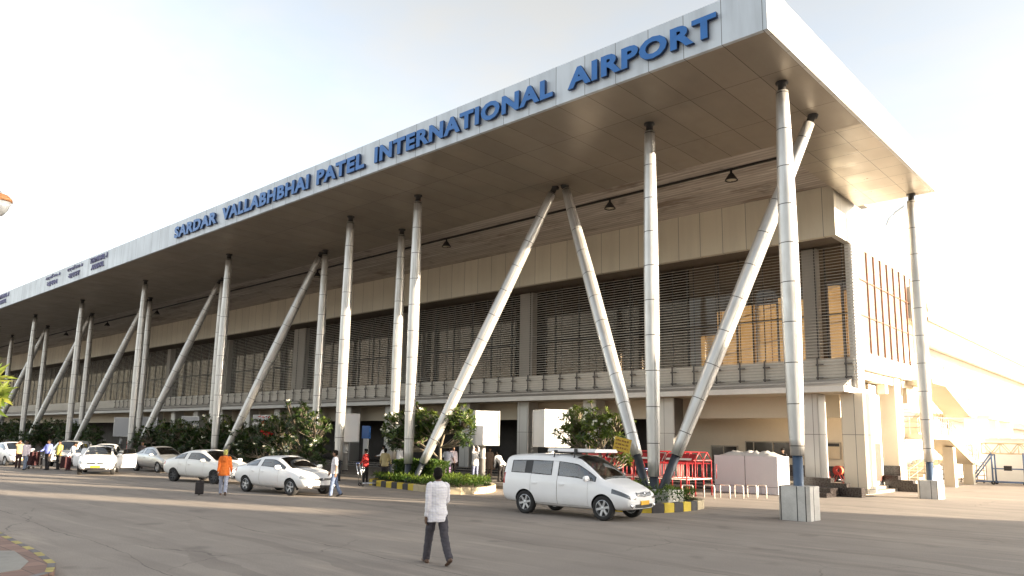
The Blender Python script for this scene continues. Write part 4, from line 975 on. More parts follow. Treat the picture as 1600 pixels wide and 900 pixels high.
m = MB(); limb(m, [(-.10, -.06, 1.42), (-.115, 0, 1.40), (-.10, .06, 1.42)], [.05, .065, .05]); ball(m, (-.125, 0, 1.33), .05, .10, .11)
link('hood', fuse(m, 'hood', cloth('orange', (.72, .17, .025)), .014, 2), o)
G1 = 'people around the luggage trolley at the left'
person('man in tan shirt and dark trousers, hand to his head, at the far left', (-53.0, 14.2, 0), 335, cloth('tan', (.42, .30, .16)), cloth('maroon_dark', (.06, .028, .026)), STAND, ((5, 8, 8), (95, 35, 125)), 0, 20, 0, 1.70, .018, SKIN2, sleeve='short', group=G1, untuck=True, hem=.86)
person('man in a pale pink shirt and jeans walking beside the luggage trolley', (-50.5, 13.9, 0), 318, cloth('pale_pink', (.70, .60, .64)), cloth('denim2', (.17, .20, .27)), WALK, ((10, 6, 20), (-14, 8, 14)), 2, -10, 0, 1.74, .016, SKIN2, group=G1, hem=.82)
person('broad man in a blue shirt and black trousers behind the luggage trolley', (-50.15, 14.95, 0), 300, cloth('blue', (.20, .24, .60)), cloth('black', (.02, .017, .018)), STAND, ((8, 10, 20), (25, 12, 40)), 0, -20, 0, 1.76, .018, SKIN2, group=G1, hem=.9, bulk=1.18, untuck=False)
person('man in a yellow shirt and dark trousers next to the man in blue', (-50.4, 15.6, 0), 292, cloth('yellow', (.58, .52, .13)), cloth('black', (.02, .017, .018)), STAND, ((6, 8, 15), (4, 8, 12)), 0, 10, 0, 1.70, .018, SKIN2, sleeve='short', group=G1, hem=.84)
person('person in a white shirt bending by the open rear door of the taxi', (-48.9, 15.7, 0), 60, cloth('white', (.70, .69, .70)), cloth('dark_red', (.07, .02, .025)), STAND, ((30, 6, 20), (30, 6, 20)), 22, 0, 10, 1.68, .018, SKIN2, group=G1)
person('person in dark clothes with a white sash standing between taxi and silver car', (-49.9, 20.2, 0), 330, cloth('near_black', (.025, .02, .022)), cloth('near_black', (.025, .02, .022)), STAND, DN, 0, 0, 0, 1.72, .018, SKIN2, hem=.60, bulk=1.05)
G2 = 'people under the canopy'
person('person in a red shirt by the luggage trolley under the canopy', (-30.3, 23.0, 0), 200, cloth('red', (.42, .03, .03)), cloth('black', (.02, .017, .018)), STAND, ((10, 8, 30), (5, 8, 10)), 0, 0, 0, 1.66, .02, SKIN2, group=G2)
person('person in a khaki shirt with back turned by the luggage trolley', (-30.3, 24.2, 0), 130, cloth('khaki', (.40, .33, .17)), cloth('black', (.02, .017, .018)), STAND, ((5, 12, 30), (5, 12, 30)), 0, 0, 0, 1.70, .02, SKIN2, group=G2)
person('person in a white shirt leaning by the pillar left of the frangipani', (-34.9, 27.8, .12), 200, cloth('white', (.70, .69, .70)), cloth('black', (.02, .017, .018)), STAND, ((30, 6, 50), (30, 6, 50)), 4, 0, 0, 1.68, .02, SKIN2, group=G2)
person('person in white top and blue jeans standing behind the frangipani crown', (-34.2, 28.3, .12), 120, cloth('white', (.70, .69, .70)), cloth('denim', (.13, .17, .27)), STAND, DN, 0, 0, 0, 1.75, .02, SKIN2, group=G2)
person('person in a pale blue tee behind the clipped hedge', (-28.3, 26.6, .12), 140, cloth('pale_blue', (.58, .60, .74)), cloth('purple', (.20, .12, .25)), STAND, ((5, 22, 30), (5, 22, 30)), 0, 0, 0, 1.72, .02, SKIN2, sleeve='short', group=G2)
person('person in a pale pink striped shirt right of the frangipani trunk', (-30.4, 29.0, .12), 330, cloth('pale_pink', (.70, .60, .64)), cloth('black', (.02, .017, .018)), STAND, DN, 0, 0, 0, 1.70, .02, SKIN2, group=G2)
person('person in white with both arms raised to the head beside the light box pole', (-28.6, 28.9, .12), 330, cloth('white', (.70, .69, .70)), cloth('grey_blue', (.18, .20, .30)), STAND, ((150, 10, 95), (150, 10, 95)), 0, 0, 0, 1.72, .02, SKIN2, group=G2, hem=.72)
person('person in a dull brown dress in the shade right of the light box pole', (-30.4, 31.9, .12), 300, cloth('dull_brown', (.16, .11, .08)), cloth('dull_brown', (.16, .11, .08)), STAND, DN, 0, 0, 0, 1.66, .02, SKIN2, group=G2, hem=.45, bulk=1.05)
person('person in a white shirt bending down behind the white van', (-26.4, 28.6, .12), 170, cloth('white', (.70, .69, .70)), cloth('black', (.02, .017, .018)), ((10, 5), (5, 5)), ((40, 6, 20), (40, 6, 20)), 48, 0, 10, 1.70, .02, SKIN2, group=G2)
person('person in a blue shirt in the shade behind the shrubs', (-56.5, 32.0, .12), 310, cloth('blue_grey', (.20, .28, .42)), cloth('black', (.02, .017, .018)), STAND, DN, 0, 0, 0, 1.74, .02, SKIN2, group=G2)
person('person in a pale scarf in the shade behind the shrubs', (-57.2, 31.0, .12), 300, cloth('brown', (.14, .08, .06)), cloth('black', (.02, .017, .018)), STAND, DN, 0, 0, 0, 1.66, .02, SKIN2, mat('scarf_pale', (.55, .50, .46), .9), group=G2)
person('person in a dark shirt standing behind the white light box counter', (-16.0, 38.6, .27), 270, cloth('near_black', (.025, .02, .022)), cloth('black', (.02, .017, .018)), STAND, DN, 0, 0, 0, 1.78, .02, SKIN2)
# ------------------------------------------------------------------ planting
def m_leaf(name, col, tr=.35, var=.3):
    b = NB(name); c = b.ramp(b.noise(7, 3), .3, .7, mul(col, 1 - var), mul(col, 1 + var))
    b.set(col=c, rough=.38, spec=.45); t = b.n('ShaderNodeBsdfTranslucent'); b.l(b.mix(1.0, c, (1.0, 1.0, .45), 'MULTIPLY'), t.inputs['Color'])
    mx_ = b.n('ShaderNodeMixShader'); mx_.inputs[0].default_value = tr; b.l(b.b.outputs[0], mx_.inputs[1]); b.l(t.outputs[0], mx_.inputs[2]); b.l(mx_.outputs[0], b.out.inputs[0]); return b.m
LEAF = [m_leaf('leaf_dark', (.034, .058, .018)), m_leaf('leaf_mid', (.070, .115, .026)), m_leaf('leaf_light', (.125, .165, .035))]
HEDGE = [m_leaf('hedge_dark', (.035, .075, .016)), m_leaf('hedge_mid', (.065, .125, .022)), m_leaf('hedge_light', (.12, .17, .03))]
FROND = [m_leaf('frond_mid', (.09, .14, .02), .45), m_leaf('frond_light', (.15, .19, .03), .45), m_leaf('frond_yellow', (.22, .23, .04), .45)]
BARK = mat('bark_grey', (.23, .19, .14), .85, 0, .25, 6, .4); FLOW = m_leaf('flower_white', (.80, .78, .70), .25, .06); FLOWR = m_leaf('flower_red', (.50, .025, .02), .25, .2)
SOIL = mat('planter_soil', (.10, .07, .045), .95, 0, .3, 4, .4)
rnd = random.Random(11)
def leaf(m, p, d, upv, ln, w, mi):
    d = d.normalized(); s_ = d.cross(upv)
    if s_.length < 1e-3: s_ = d.cross(Vector((1, 0, 0)))
    s_.normalize(); n_ = s_.cross(d); k = len(m.v); droop = n_ * (-.12 * ln)
    a = p + d * ln * .45; pts = [p, a + s_ * w / 2 + n_ * w * .12, a, a - s_ * w / 2 + n_ * w * .12, p + d * ln + droop]
    m.v += [tuple(q) for q in pts]; m.f += [(k, k + 1, k + 2), (k, k + 2, k + 3), (k + 1, k + 4, k + 2), (k + 2, k + 4, k + 3)]; m.mi += [mi] * 4
def rosette(m, p, axis, n, ln, w, tone):
    axis = axis.normalized(); u = axis.orthogonal().normalized(); v = axis.cross(u); ph = rnd.random() * 6.28
    for i in range(n):
        a = ph + i * 2.4; el = rnd.uniform(-.15, .95); d = (u * math.cos(a) + v * math.sin(a)) * math.cos(el) + axis * math.sin(el)
        t = tone + rnd.choice((-1, 0, 0, 1)); leaf(m, p - axis * rnd.uniform(0, .10), d, axis, ln * rnd.uniform(.7, 1.15), w * rnd.uniform(.8, 1.15), max(0, min(2, t)))
def bloom(m, p, r_, mi=0):
    for q in range(rnd.randint(3, 6)):
        c = p + Vector((rnd.uniform(-1, 1), rnd.uniform(-1, 1), rnd.uniform(-.4, .8))) * r_; ax = Vector((rnd.uniform(-1, 1), rnd.uniform(-1, .2), rnd.uniform(.1, 1))).normalized(); u = ax.orthogonal().normalized(); v = ax.cross(u)
        for i in range(5):
            a = i * 1.2566; d = (u * math.cos(a) + v * math.sin(a)) + ax * .35; leaf(m, c, d, ax, .065, .05, mi)
def shrub_tree(name, label, cat, loc, lobes, trunks, nleaf=13, ln=.26, w=.075, flowers=10, red=0, tone=1, group=None, pal=LEAF, red_at=None):
    """trunks: polylines in local space; lobes: (cx, cy, cz, rx, ry, rz, tips)"""
    t = thing(name, label, cat, loc, 0, group); mt, ml, mf, mr = MB(), MB(), MB(), MB()
    nodes = []
    for pts, r0, r1 in trunks:
        pts = [Vector(p) for p in pts]; n_ = len(pts); mt.tube(pts, [r0 + (r1 - r0) * i / (n_ - 1) for i in range(n_)], 9); nodes += pts[1:]
    tips = []
    for cx, cy, cz, rx, ry, rz, n_ in lobes:
        c = Vector((cx, cy, cz))
        for i in range(n_):
            while True:
                q = Vector((rnd.uniform(-1, 1), rnd.uniform(-1, 1), rnd.uniform(-1, 1)))
                if .28 < q.length < 1: break
            q = q * (.75 + .25 * rnd.random()); wob = 1 + .28 * noise.noise(q * 2.1 + Vector(loc)); p = c + Vector((q.x * rx, q.y * ry, q.z * rz)) * wob; tips.append((p, (q * .8 + Vector((0, 0, .65))).normalized(), q))
    for p, ax, q in tips:
        nd = min(nodes, key=lambda a: (a - p).length + (0 if a.z < p.z else 1.5)); mid = (nd + p) / 2 + Vector((rnd.uniform(-.1, .1), rnd.uniform(-.1, .1), -.08)); mt.tube([nd, mid, p], [.028, .02, .014], 5)
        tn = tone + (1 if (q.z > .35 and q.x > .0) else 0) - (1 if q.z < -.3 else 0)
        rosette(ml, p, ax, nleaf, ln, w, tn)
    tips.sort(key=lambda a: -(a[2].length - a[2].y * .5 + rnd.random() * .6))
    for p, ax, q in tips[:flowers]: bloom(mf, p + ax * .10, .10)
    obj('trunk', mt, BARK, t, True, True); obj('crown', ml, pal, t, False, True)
    if mf.v: obj('blossom', mf, FLOW, t, False, True)
    if red:
        for k in range(red):
            p = Vector(red_at) + Vector((rnd.uniform(-.4, .4), rnd.uniform(-.2, .2), rnd.uniform(-.6, .6))); bloom(mr, p, .14)
        obj('red_blossom', mr, FLOWR, t, False, True)
    return t
# frangipani on the hedged island: wide dark lobe to the left, yellower lobe to the right
shrub_tree('frangipani_tree', 'frangipani tree with white blossom and a bare pale trunk on the hedged island', 'tree', (-26.7, 24.6, .25),
           [(-2.2, -.3, 2.35, 1.6, 1.35, 1.15, 135), (-1.1, -.2, 2.85, 1.15, 1.0, .85, 60), (-2.9, -.2, 1.95, .9, .9, .7, 36), (1.0, -.1, 2.95, 1.2, 1.0, .8, 58), (1.75, 0, 2.35, .6, .7, .8, 24), (.1, .1, 2.55, .8, .8, .5, 14)],
           [([(0, 0, 0), (.02, 0, .9), (0, 0, 1.55), (.25, .0, 2.2), (.8, -.1, 2.8)], .085, .04), ([(0, 0, 1.55), (-.3, -.05, 2.1), (-.7, -.1, 2.7)], .06, .03), ([(0, 0, .95), (-.55, 0, 1.35), (-1.4, -.1, 1.75), (-2.2, -.2, 2.2)], .06, .03), ([(.25, 0, 2.2), (1.2, .1, 2.5)], .04, .025)], 17, .29, .08, 26, tone=1)
shrub_tree('frangipani_tree', 'frangipani tree with several thin stems rising behind the white van', 'tree', (-17.5, 24.2, .2),
           [(-.2, -.2, 2.65, 1.35, 1.15, 1.0, 100), (.9, 0, 2.45, .9, .85, .8, 46), (-1.2, 0, 2.35, .75, .75, .55, 24), (1.2, .3, 1.55, .55, .6, .55, 18)],
           [([(0, 0, 0), (-.05, 0, .8), (-.35, 0, 1.6), (-.6, -.1, 2.4)], .07, .03), ([(0.15, 0, 0), (.2, 0, .9), (.25, .1, 1.7), (.3, 0, 2.6)], .06, .03), ([(.3, .1, 0), (.6, .1, .9), (.95, .1, 1.7), (1.0, .1, 2.4)], .055, .03)], 16, .26, .075, 10, tone=2)
shrub_tree('flowering_shrub', 'tall dark flowering shrub with white blossom and one red cluster behind the sleek white car', 'shrub', (-38.2, 24.4, .1),
           [(-.4, 0, 3.2, 1.5, 1.2, 1.15, 62), (1.3, -.2, 2.4, 1.4, 1.2, 1.2, 58), (-2.3, -.1, 2.4, 1.4, 1.2, 1.2, 58), (.2, -.3, 1.5, 2.2, 1.2, 1.0, 60), (2.1, -.2, 1.4, .8, .9, .9, 22)],
           [([(0, 0, 0), (-.2, 0, 1.2), (-.5, 0, 2.4)], .07, .04), ([(.5, 0, 0), (.9, 0, 1.0), (1.3, 0, 2.0)], .06, .03), ([(-.8, 0, 0), (-1.4, 0, 1.1), (-2.1, 0, 2.0)], .06, .03)], 17, .30, .08, 16, 9, 0, red_at=(-2.6, -1.0, 2.7))
# row of dark shrubs along the kerb towards the left
protos = []
base_lobes = [(0, 0, 2.3, 1.5, 1.2, 1.05, 80), (.9, 0, 1.5, 1.15, 1.1, 1.05, 52), (-1.0, .1, 1.5, 1.15, 1.1, 1.05, 52)]
rowlab = ['dark shrub behind the off white saloon, right of a leaning column base', 'dark shrub behind the windscreen of the off white saloon', 'dark shrub between the off white and the silver saloon', 'dark shrub behind the roof of the silver saloon', 'dark shrub behind the rear of the silver saloon', 'dark shrub to the right of the open door taxi', 'dark shrub behind the open door taxi', 'dark shrub behind the man in the yellow shirt', 'dark shrub behind the man in the blue shirt', 'dark shrub behind the luggage trolley', 'dark shrub behind the man in pale pink', 'dark shrub behind the man in tan', 'dark shrub at the left edge behind the yellow green leaves', 'faint dark shrub at the far left end of the row']
rowx = [(-42.6, 1.0), (-45.6, .95), (-49.0, 1.05), (-52.6, .98), (-56.2, 1.02), (-60.2, .82), (-70.2, .85), (-74.5, .92), (-78.6, 1.0), (-82.8, 1.05), (-87.2, 1.0), (-92.0, 1.05), (-97, 1.0), (-103, 1.0)]
for i, ((x, sc), lb) in enumerate(zip(rowx, rowlab)):
    if i < 3:
        o = shrub_tree('kerb_shrub', lb, 'shrub', (x, 24.5, .1), [(a + rnd.uniform(-.3, .3), b_, c + rnd.uniform(-.2, .2), d, e, f, g_) for a, b_, c, d, e, f, g_ in base_lobes], [([(0, 0, 0), (.1, 0, .9), (.2, 0, 1.8)], .06, .03), ([(-.2, 0, 0), (-.5, 0, .8), (-.9, 0, 1.5)], .05, .03), ([(.2, 0, 0), (.6, 0, .8), (.9, 0, 1.4)], .05, .03)], 16, .31, .085, 4, 0, 0, 'dark shrubs along the kerb'); protos.append(o)
    else:
        o = copy_tree(protos[i % 3]); o.location = (x, 24.5 + rnd.uniform(-.3, .3), .1); o.rotation_euler = (0, 0, rnd.uniform(0, 6.28)); o['label'] = lb
    o.scale = (1.12 * sc, 1.12 * sc, sc)
# foreground frond cut by the left edge
def frond_plant():
    t = thing('frangipani_tree', 'sunlit yellow green leaves reaching in at the left edge of the photo', 'tree', (-13.5, 3.0, .1)); ml, mt = MB(), MB()
    mt.tube([(0, 0, 0), (-.1, 0, 1.2), (.2, .02, 1.9), (.72, .05, 2.42)], [.06, .05, .035, .025], 8); mt.tube([(.0, 0, 1.5), (.35, 0, 2.2), (.62, 0, 2.72)], [.04, .03, .02], 7)
    for p, ax in (((.80, .05, 2.62), (1, -.2, .5)), ((.68, 0, 2.86), (.8, 0, .8)), ((.80, -.05, 2.44), (1, -.3, .1)), ((.3, 0, 3.0), (.2, 0, 1)), ((.2, .1, 2.6), (0, .2, 1)), ((.55, .1, 2.66), (.6, .1, 1))): rosette(ml, Vector(p), Vector(ax), 20, .30, .07, 1)
    obj('trunk', mt, BARK, t, True, True); obj('crown', ml, FROND, t, False, True)
frond_plant()
# kerbs in alternating yellow and black blocks
YEL = mat('kerb_yellow', (.52, .38, .035), .75, 0, .2, 3, .1); BLK = mat('kerb_black', (.05, .045, .045), .8, 0, .3, 3, .1); DIRTY_SUNLIT = mat('kerb_dirty_sunlit', (.46, .38, .25), .8, 0, .2, 2, .15)  # third one: dirty cream kerb ends, with their sunlit tone put into the colour
def resample(pts, step):
    out = [Vector((*pts[0], 0))]; carry = 0
    for a, b_ in zip(pts, pts[1:]):
        a = Vector((*a, 0)); b_ = Vector((*b_, 0)); L_ = (b_ - a).length; s_ = step - carry
        while s_ <= L_: out.append(a + (b_ - a) * s_ / L_); s_ += step
        carry = (carry + L_) % step
    return out
def curve(pts, n=8):
    """closed Catmull-Rom through 2-D points"""
    out = []; N = len(pts)
    for i in range(N):
        p0, p1, p2, p3 = [Vector(pts[(i + k) % N]) for k in (-1, 0, 1, 2)]
        for j in range(n): t = j / n; out.append(tuple(.5 * ((2 * p1) + (p2 - p0) * t + (2 * p0 - 5 * p1 + 4 * p2 - p3) * t * t + (3 * p1 - p0 - 3 * p2 + p3) * t ** 3)))
    return out
def kerb(parent, poly, step, wid, h, dirty_sunlit=lambda p: False, mats=None, closed=True):
    pts = resample(poly + ([poly[0]] if closed else []), step); m = MB(); N = len(pts); ins = []
    cen = sum(pts, Vector()) / N
    for i, p in enumerate(pts):
        d = (pts[(i + 1) % N] - pts[i - 1]) if closed or 0 < i < N - 1 else (pts[min(i + 1, N - 1)] - pts[max(i - 1, 0)]); n_ = Vector((-d.y, d.x, 0)).normalized(); ins.append(p + (n_ if n_.dot(cen - p) > 0 else -n_) * wid)
    for i in range(N if closed else N - 1):
        j = (i + 1) % N; a, b_, c, d = pts[i].copy(), pts[j].copy(), ins[j].copy(), ins[i].copy(); e = .012 * (b_ - a).normalized() if (b_ - a).length > 0 else Vector()
        a += e; d += e; b_ -= e; c -= e; cen4 = (a + b_ + c + d) / 4; top = [cen4 + (q - cen4) * .94 + Vector((0, 0, h)) for q in (a, b_, c, d)]
        mid = [q + Vector((0, 0, h - .04)) for q in (a, b_, c, d)]
        m.cur = 2 if dirty_sunlit(cen4) else i % 2
        m.add([tuple(q) for q in (a, b_, c, d)] + [tuple(q) for q in mid] + [tuple(q) for q in top], [(8, 9, 10, 11)] + [(q, (q + 1) % 4, 4 + (q + 1) % 4, 4 + q) for q in range(4)] + [(4 + q, 4 + (q + 1) % 4, 8 + (q + 1) % 4, 8 + q) for q in range(4)])
    return obj('kerb', m, mats or [YEL, BLK, DIRTY_SUNLIT], parent)
def inside(poly, x, y):
    c = False; n_ = len(poly)
    for i in range(n_):
        (x0, y0), (x1, y1) = poly[i], poly[i - 1]
        if (y0 > y) != (y1 > y) and x < (x1 - x0) * (y - y0) / (y1 - y0 + 1e-9) + x0: c = not c
    return c
def ground_cover(parent, poly, n, zf, ln, w, name='ground_cover', pal=HEDGE, tone=1):
    m = MB(); xs = [p[0] for p in poly]; ys = [p[1] for p in poly]; c = 0
    while c < n:
        x, y = rnd.uniform(min(xs), max(xs)), rnd.uniform(min(ys), max(ys))
        if not inside(poly, x, y): continue
        h = zf(x, y); 
        if h <= 0: c += 1; continue
        cl = noise.noise(Vector((x * 3, y * 3, 1))); z = h * (rnd.random() ** .4) * (1 + .35 * cl)
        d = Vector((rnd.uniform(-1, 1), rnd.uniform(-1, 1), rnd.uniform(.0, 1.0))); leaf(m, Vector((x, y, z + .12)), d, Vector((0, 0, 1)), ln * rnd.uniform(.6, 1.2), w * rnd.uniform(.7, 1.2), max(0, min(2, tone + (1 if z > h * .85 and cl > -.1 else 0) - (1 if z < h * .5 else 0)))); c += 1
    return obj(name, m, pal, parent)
def shrinkpoly(poly, d):
    cx = sum(p[0] for p in poly) / len(poly); cy = sum(p[1] for p in poly) / len(poly); out = []
    for x, y in poly: v = Vector((cx - x, cy - y)); v = v.normalized() * min(d, v.length * .8); out.append((x + v.x, y + v.y))
    return out
def hedge_box(parent, x0, x1, y0, y1, z0, z1, n):
    m = MB(); k = 0
    for i in range(n):
        s_ = rnd.random(); x, y, z = rnd.uniform(x0, x1), rnd.uniform(y0, y1), rnd.uniform(z0, z1)
        if s_ < .45: y = y0 + rnd.uniform(0, .12); nv = Vector((0, -1, .2))
        elif s_ < .75: z = z1 - rnd.uniform(-.03, .10) + .08 * noise.noise(Vector((x * 2.2, y * 2, 0))); nv = Vector((0, 0, 1))
        elif s_ < .88: x = x1 - rnd.uniform(0, .12); nv = Vector((1, 0, .2))
        else: x = x0 + rnd.uniform(0, .12); nv = Vector((-1, 0, .2))
        d = nv + Vector((rnd.uniform(-1, 1), rnd.uniform(-1, 1), rnd.uniform(-.6, 1))) * .9
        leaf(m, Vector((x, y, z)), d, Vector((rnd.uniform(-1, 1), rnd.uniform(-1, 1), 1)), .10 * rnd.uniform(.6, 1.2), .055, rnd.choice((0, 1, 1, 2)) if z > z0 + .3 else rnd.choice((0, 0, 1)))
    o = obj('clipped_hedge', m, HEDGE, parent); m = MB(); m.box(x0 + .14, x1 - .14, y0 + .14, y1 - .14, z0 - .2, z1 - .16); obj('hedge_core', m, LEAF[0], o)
PL1 = curve([(-29.9, 23.2), (-28.9, 22.35), (-26.0, 21.8), (-23.2, 21.35), (-22.2, 22.2), (-22.5, 23.8), (-24.2, 25.6), (-27, 26.1), (-29.3, 25.4)], 6)
t = thing('planter_island', 'kerbed island with clipped hedge, ground cover and yellow and black painted kerb', 'planter', (-26, 23.7, 0))
kerb(t, PL1, .48, .2, .27, lambda p: p.x > -24.9)
m = MB(); m.prism(shrinkpoly(PL1, .19), 0, .2); obj('soil', m, SOIL, t)
ground_cover(t, shrinkpoly(PL1, .22), 7000, lambda x, y: .42 + .12 * noise.noise(Vector((x * .8, y * .8, 4))), .16, .06)
hedge_box(t, -28.9, -25.9, 23.55, 24.5, .25, 1.16, 7000)
PL2 = curve([(-18.6, 22.3), (-17.6, 21.3), (-15.2, 20.75), (-13.3, 20.95), (-12.75, 22.4), (-12.9, 24.3), (-14.0, 25.3), (-16.5, 25.6), (-18.3, 24.6)], 6)
t = thing('planter_island', 'kerbed planter at the feet of the three spreading columns, right of the white van', 'planter', (-15.6, 23.2, 0))
kerb(t, PL2, .48, .2, .30, lambda p: p.y > 23.6)
m = MB(); m.prism(shrinkpoly(PL2, .19), 0, .22); obj('soil', m, SOIL, t)
ground_cover(t, shrinkpoly(PL2, .24), 6500, lambda x, y: (.55 + .22 * noise.noise(Vector((x * .9, y * .9, 9)))) * (0 if math.hypot(x + 14.0, y - 22.9) < .45 else 1), .17, .055)
m = MB(); m.box(-14.65, -13.35, 22.7, 23.7, .1, .62); obj('column_footing', m, mat('footing_white', (.62, .60, .55), .7, 0, .1, 2), t)
# ------------------------------------------------------------------ foreground kerb island (lower left)
BRICK = m_panel('brick_paver', (.27, .17, .135), .42, .42, (0, 1), .85, 0, (0, 0), .3, .008, (.10, .08, .07), .16)
fp = [(-60, 9.2), (-40, 6.9), (-25, 5.45), (-18.6, 4.82), (-15.2, 4.58), (-13.8, 4.4), (-12.95, 4.12), (-12.5, 3.6), (-12.45, 2.8), (-12.7, -8)]
t = thing('traffic_island', 'raised brick paved island with a worn yellow and black kerb at the lower left', 'traffic island', (-20, 3, 0))
m = MB(); m.prism(fp[::-1] + [(-60, -8)][:1], 0, .105); obj('paving', m, BRICK, t)
m = MB(); m.prism([(-15.6, 4.28), (-14.2, 4.12), (-13.45, 3.8), (-13.2, 3.2), (-13.4, 1.5), (-17.0, 1.5), (-16.6, 3.2)][::-1], .106, .112); obj('cement_patch', m, CONC, t)
kerb(t, fp, .46, .12, .112, closed=False, mats=[mat('kerb_yellow_worn', (.40, .33, .12), .8, 0, .35, 5, .15), mat('kerb_black_worn', (.17, .155, .155), .8, 0, .35, 5, .15), DIRTY_SUNLIT])

# ------------------------------------------------------------------ light boxes on poles
LBOX = mat('lightbox_white', (.58, .58, .60), .45, 0, .03, 1); LPOLE = mat('pole_grey', (.50, .49, .48), .4, .5, .08, 3)
def lightbox():
    t = thing('light_box', 'x', 'light box', (0, 0, .1), R(-28), 'white light boxes on poles')
    m = MB(); m.box(-.72, .72, -.62, .62, 1.86, 3.55); obj('box', m, LBOX, t, False, True)
    m = MB()
    for x in (-.72, .72):
        for y in (-.62, .62): m.box(x - .03, x + .03, y - .03, y + .03, 1.84, 3.57)
    for z in (1.845, 3.535):
        for y in (-.625, .625): m.box(-.69, .69, y - .02, y + .02, z - .015, z + .03)
        for x in (-.725, .725): m.box(x - .02, x + .02, -.6, .6, z - .015, z + .03)
    obj('edge_trim', m, mat('trim_silver', (.55, .55, .56), .35, .6), t, False, True)
    m = MB(); m.lathe([(.16, 0), (.16, 1.15), (.18, 1.16), (.18, 1.22), (.15, 1.23), (.15, 1.80), (.2, 1.86)], 18); obj('pole', m, LPOLE, t, True, True); m = MB(); m.lathe([(.20, -.1), (.20, .10), (.165, .12)], 18); obj('pole_foot', m, DARK, t, True, True); return t
lb0 = lightbox()
for i, (x, y, lb) in enumerate([(-22.7, 28, 'blank white light box partly behind the stems over the white van'), (-27.2, 28, 'blank white light box right of the frangipani, above the person with raised arms'), (-39.2, 28.2, 'blank white light box right beside the gold edged column in mid picture'), (-49.0, 28, 'white light box half hidden by shrubs above the off white saloon'), (-60.2, 28, 'white light box half hidden left of a leaning column, above the silver saloon'), (-68, 28, 'small white light box behind the upright above the open door taxi'), (-74, 28, 'small white light box between two columns left of the open door taxi'), (-86, 28, 'tiny white light box far left above the shrubs')]):
    o = lb0 if i == 0 else copy_tree(lb0); o.location = (x, y, .1); o['label'] = lb
# blue kiosk sign
t = thing('sign_post', 'blue sign panel on a white post behind the third light box', 'sign', (-39.6, 30, .12)); m = MB(); m.box(-.38, .38, -.06, .06, 2.05, 2.85); obj('panel', m, mat('sign_blue', (.04, .16, .50), .4), t, False, True); m = MB(); m.box(-.22, .22, -.05, .05, 0, 2.04); obj('post', m, WPAINT, t, False, True)
# small yellow and red boards seen by the taxi
t = solo('notice_board', MB().box(-62.55, -62.05, 24.17, 24.23, 1.9, 2.5).box(-62.33, -62.27, 24.231, 24.27, 0, 2.4), mat('board_yellow', (.55, .42, .05), .6), 'small yellow board on a post above the right door of the taxi', 'board', (-62.3, 24.2, 0))
t = solo('notice_board', MB().box(-61.2, -60.6, 23.57, 23.63, 1.0, 1.75).box(-60.93, -60.87, 23.631, 23.67, 0, 1.7), mat('board_red', (.45, .10, .09), .6), 'small faded red board beside the column right of the taxi', 'board', (-60.9, 23.6, 0))
# yellow sign strapped to the leaning column
sg = thing('yellow_sign', 'tilted yellow board with rows of worn lettering strapped to the leaning column', 'sign', (-15.2, 22.75, 2.12)); sg.rotation_euler = (0, R(12), R(14))
m = MB(); m.box(-.31, .31, -.02, .02, -.24, .24); obj('board', m, mat('board_amber', (.50, .32, .03), .6, 0, .15, 5), sg, False, True)
m = MB()
for r_ in range(3):
    x = -.25
    while x < .22:
        w_ = rnd.uniform(.02, .055); zc = .13 - .13 * r_; m.box(x, x + w_, -.026, -.021, zc - rnd.uniform(.02, .035), zc + rnd.uniform(.02, .04)); x += w_ + rnd.choice((.012, .012, .03))
obj('worn_lettering', m, mat('faded_brown', (.20, .09, .02), .7), sg, False, True)
m = MB(); m.box(-.05, .05, .021, .30, .1, .13); obj('strap', m, DARK, sg, False, True)

# ------------------------------------------------------------------ red luggage trolley corral
REDP = mat('red_paint', (.36, .025, .03), .45, 0, .15, 4); WRAIL = mat('rail_white', (.72, .66, .60), .5, 0, .1, 4)
t = thing('trolley_corral', 'red and white tubular luggage trolley bay with pointed frame ends behind the planter', 'trolley bay', (-18.4, 30, .0))
x0, x1, y0, h = -21.6, -16.0, 28.7, 1.5
for k in range(4):
    y = y0 + k * .72
    for x in (x0, x0 + 1.5, x0 + 3.0, x0 + 4.5, x1): m = MB(); m.tube([(x, y, 0), (x, y, h)], .028, 8); obj('post', m, REDP, t, True)
    m = MB(); m.tube([(x0, y, .72), (x1, y, .72)], .024, 8); m.cur = 0; obj('rail', m, REDP if k % 2 else WRAIL, t, True); m = MB(); m.tube([(x0, y, h - .14), (x1, y, h - .14)], .024, 8); obj('rail', m, REDP, t, True)
for xx in (x1, x0 + 4.5):
    for k in range(3):
        y = y0 + k * .72; m = MB(); m.tube([(xx, y, h), (xx, y + .36, h + .34), (xx, y + .72, h), (xx, y, h)], .026, 8); obj('gable_frame', m, REDP, t, True)
    m = MB(); m.tube([(xx, y0, .72), (xx, y0 + 2.16, .72)], .024, 8); obj('rail', m, WRAIL, t, True)
for k in range(3): m = MB(); m.tube([(x0, y0 + k * .72 + .36, h + .34), (x1, y0 + k * .72 + .36, h + .34)], .024, 8); obj('ridge_rail', m, REDP, t, True)
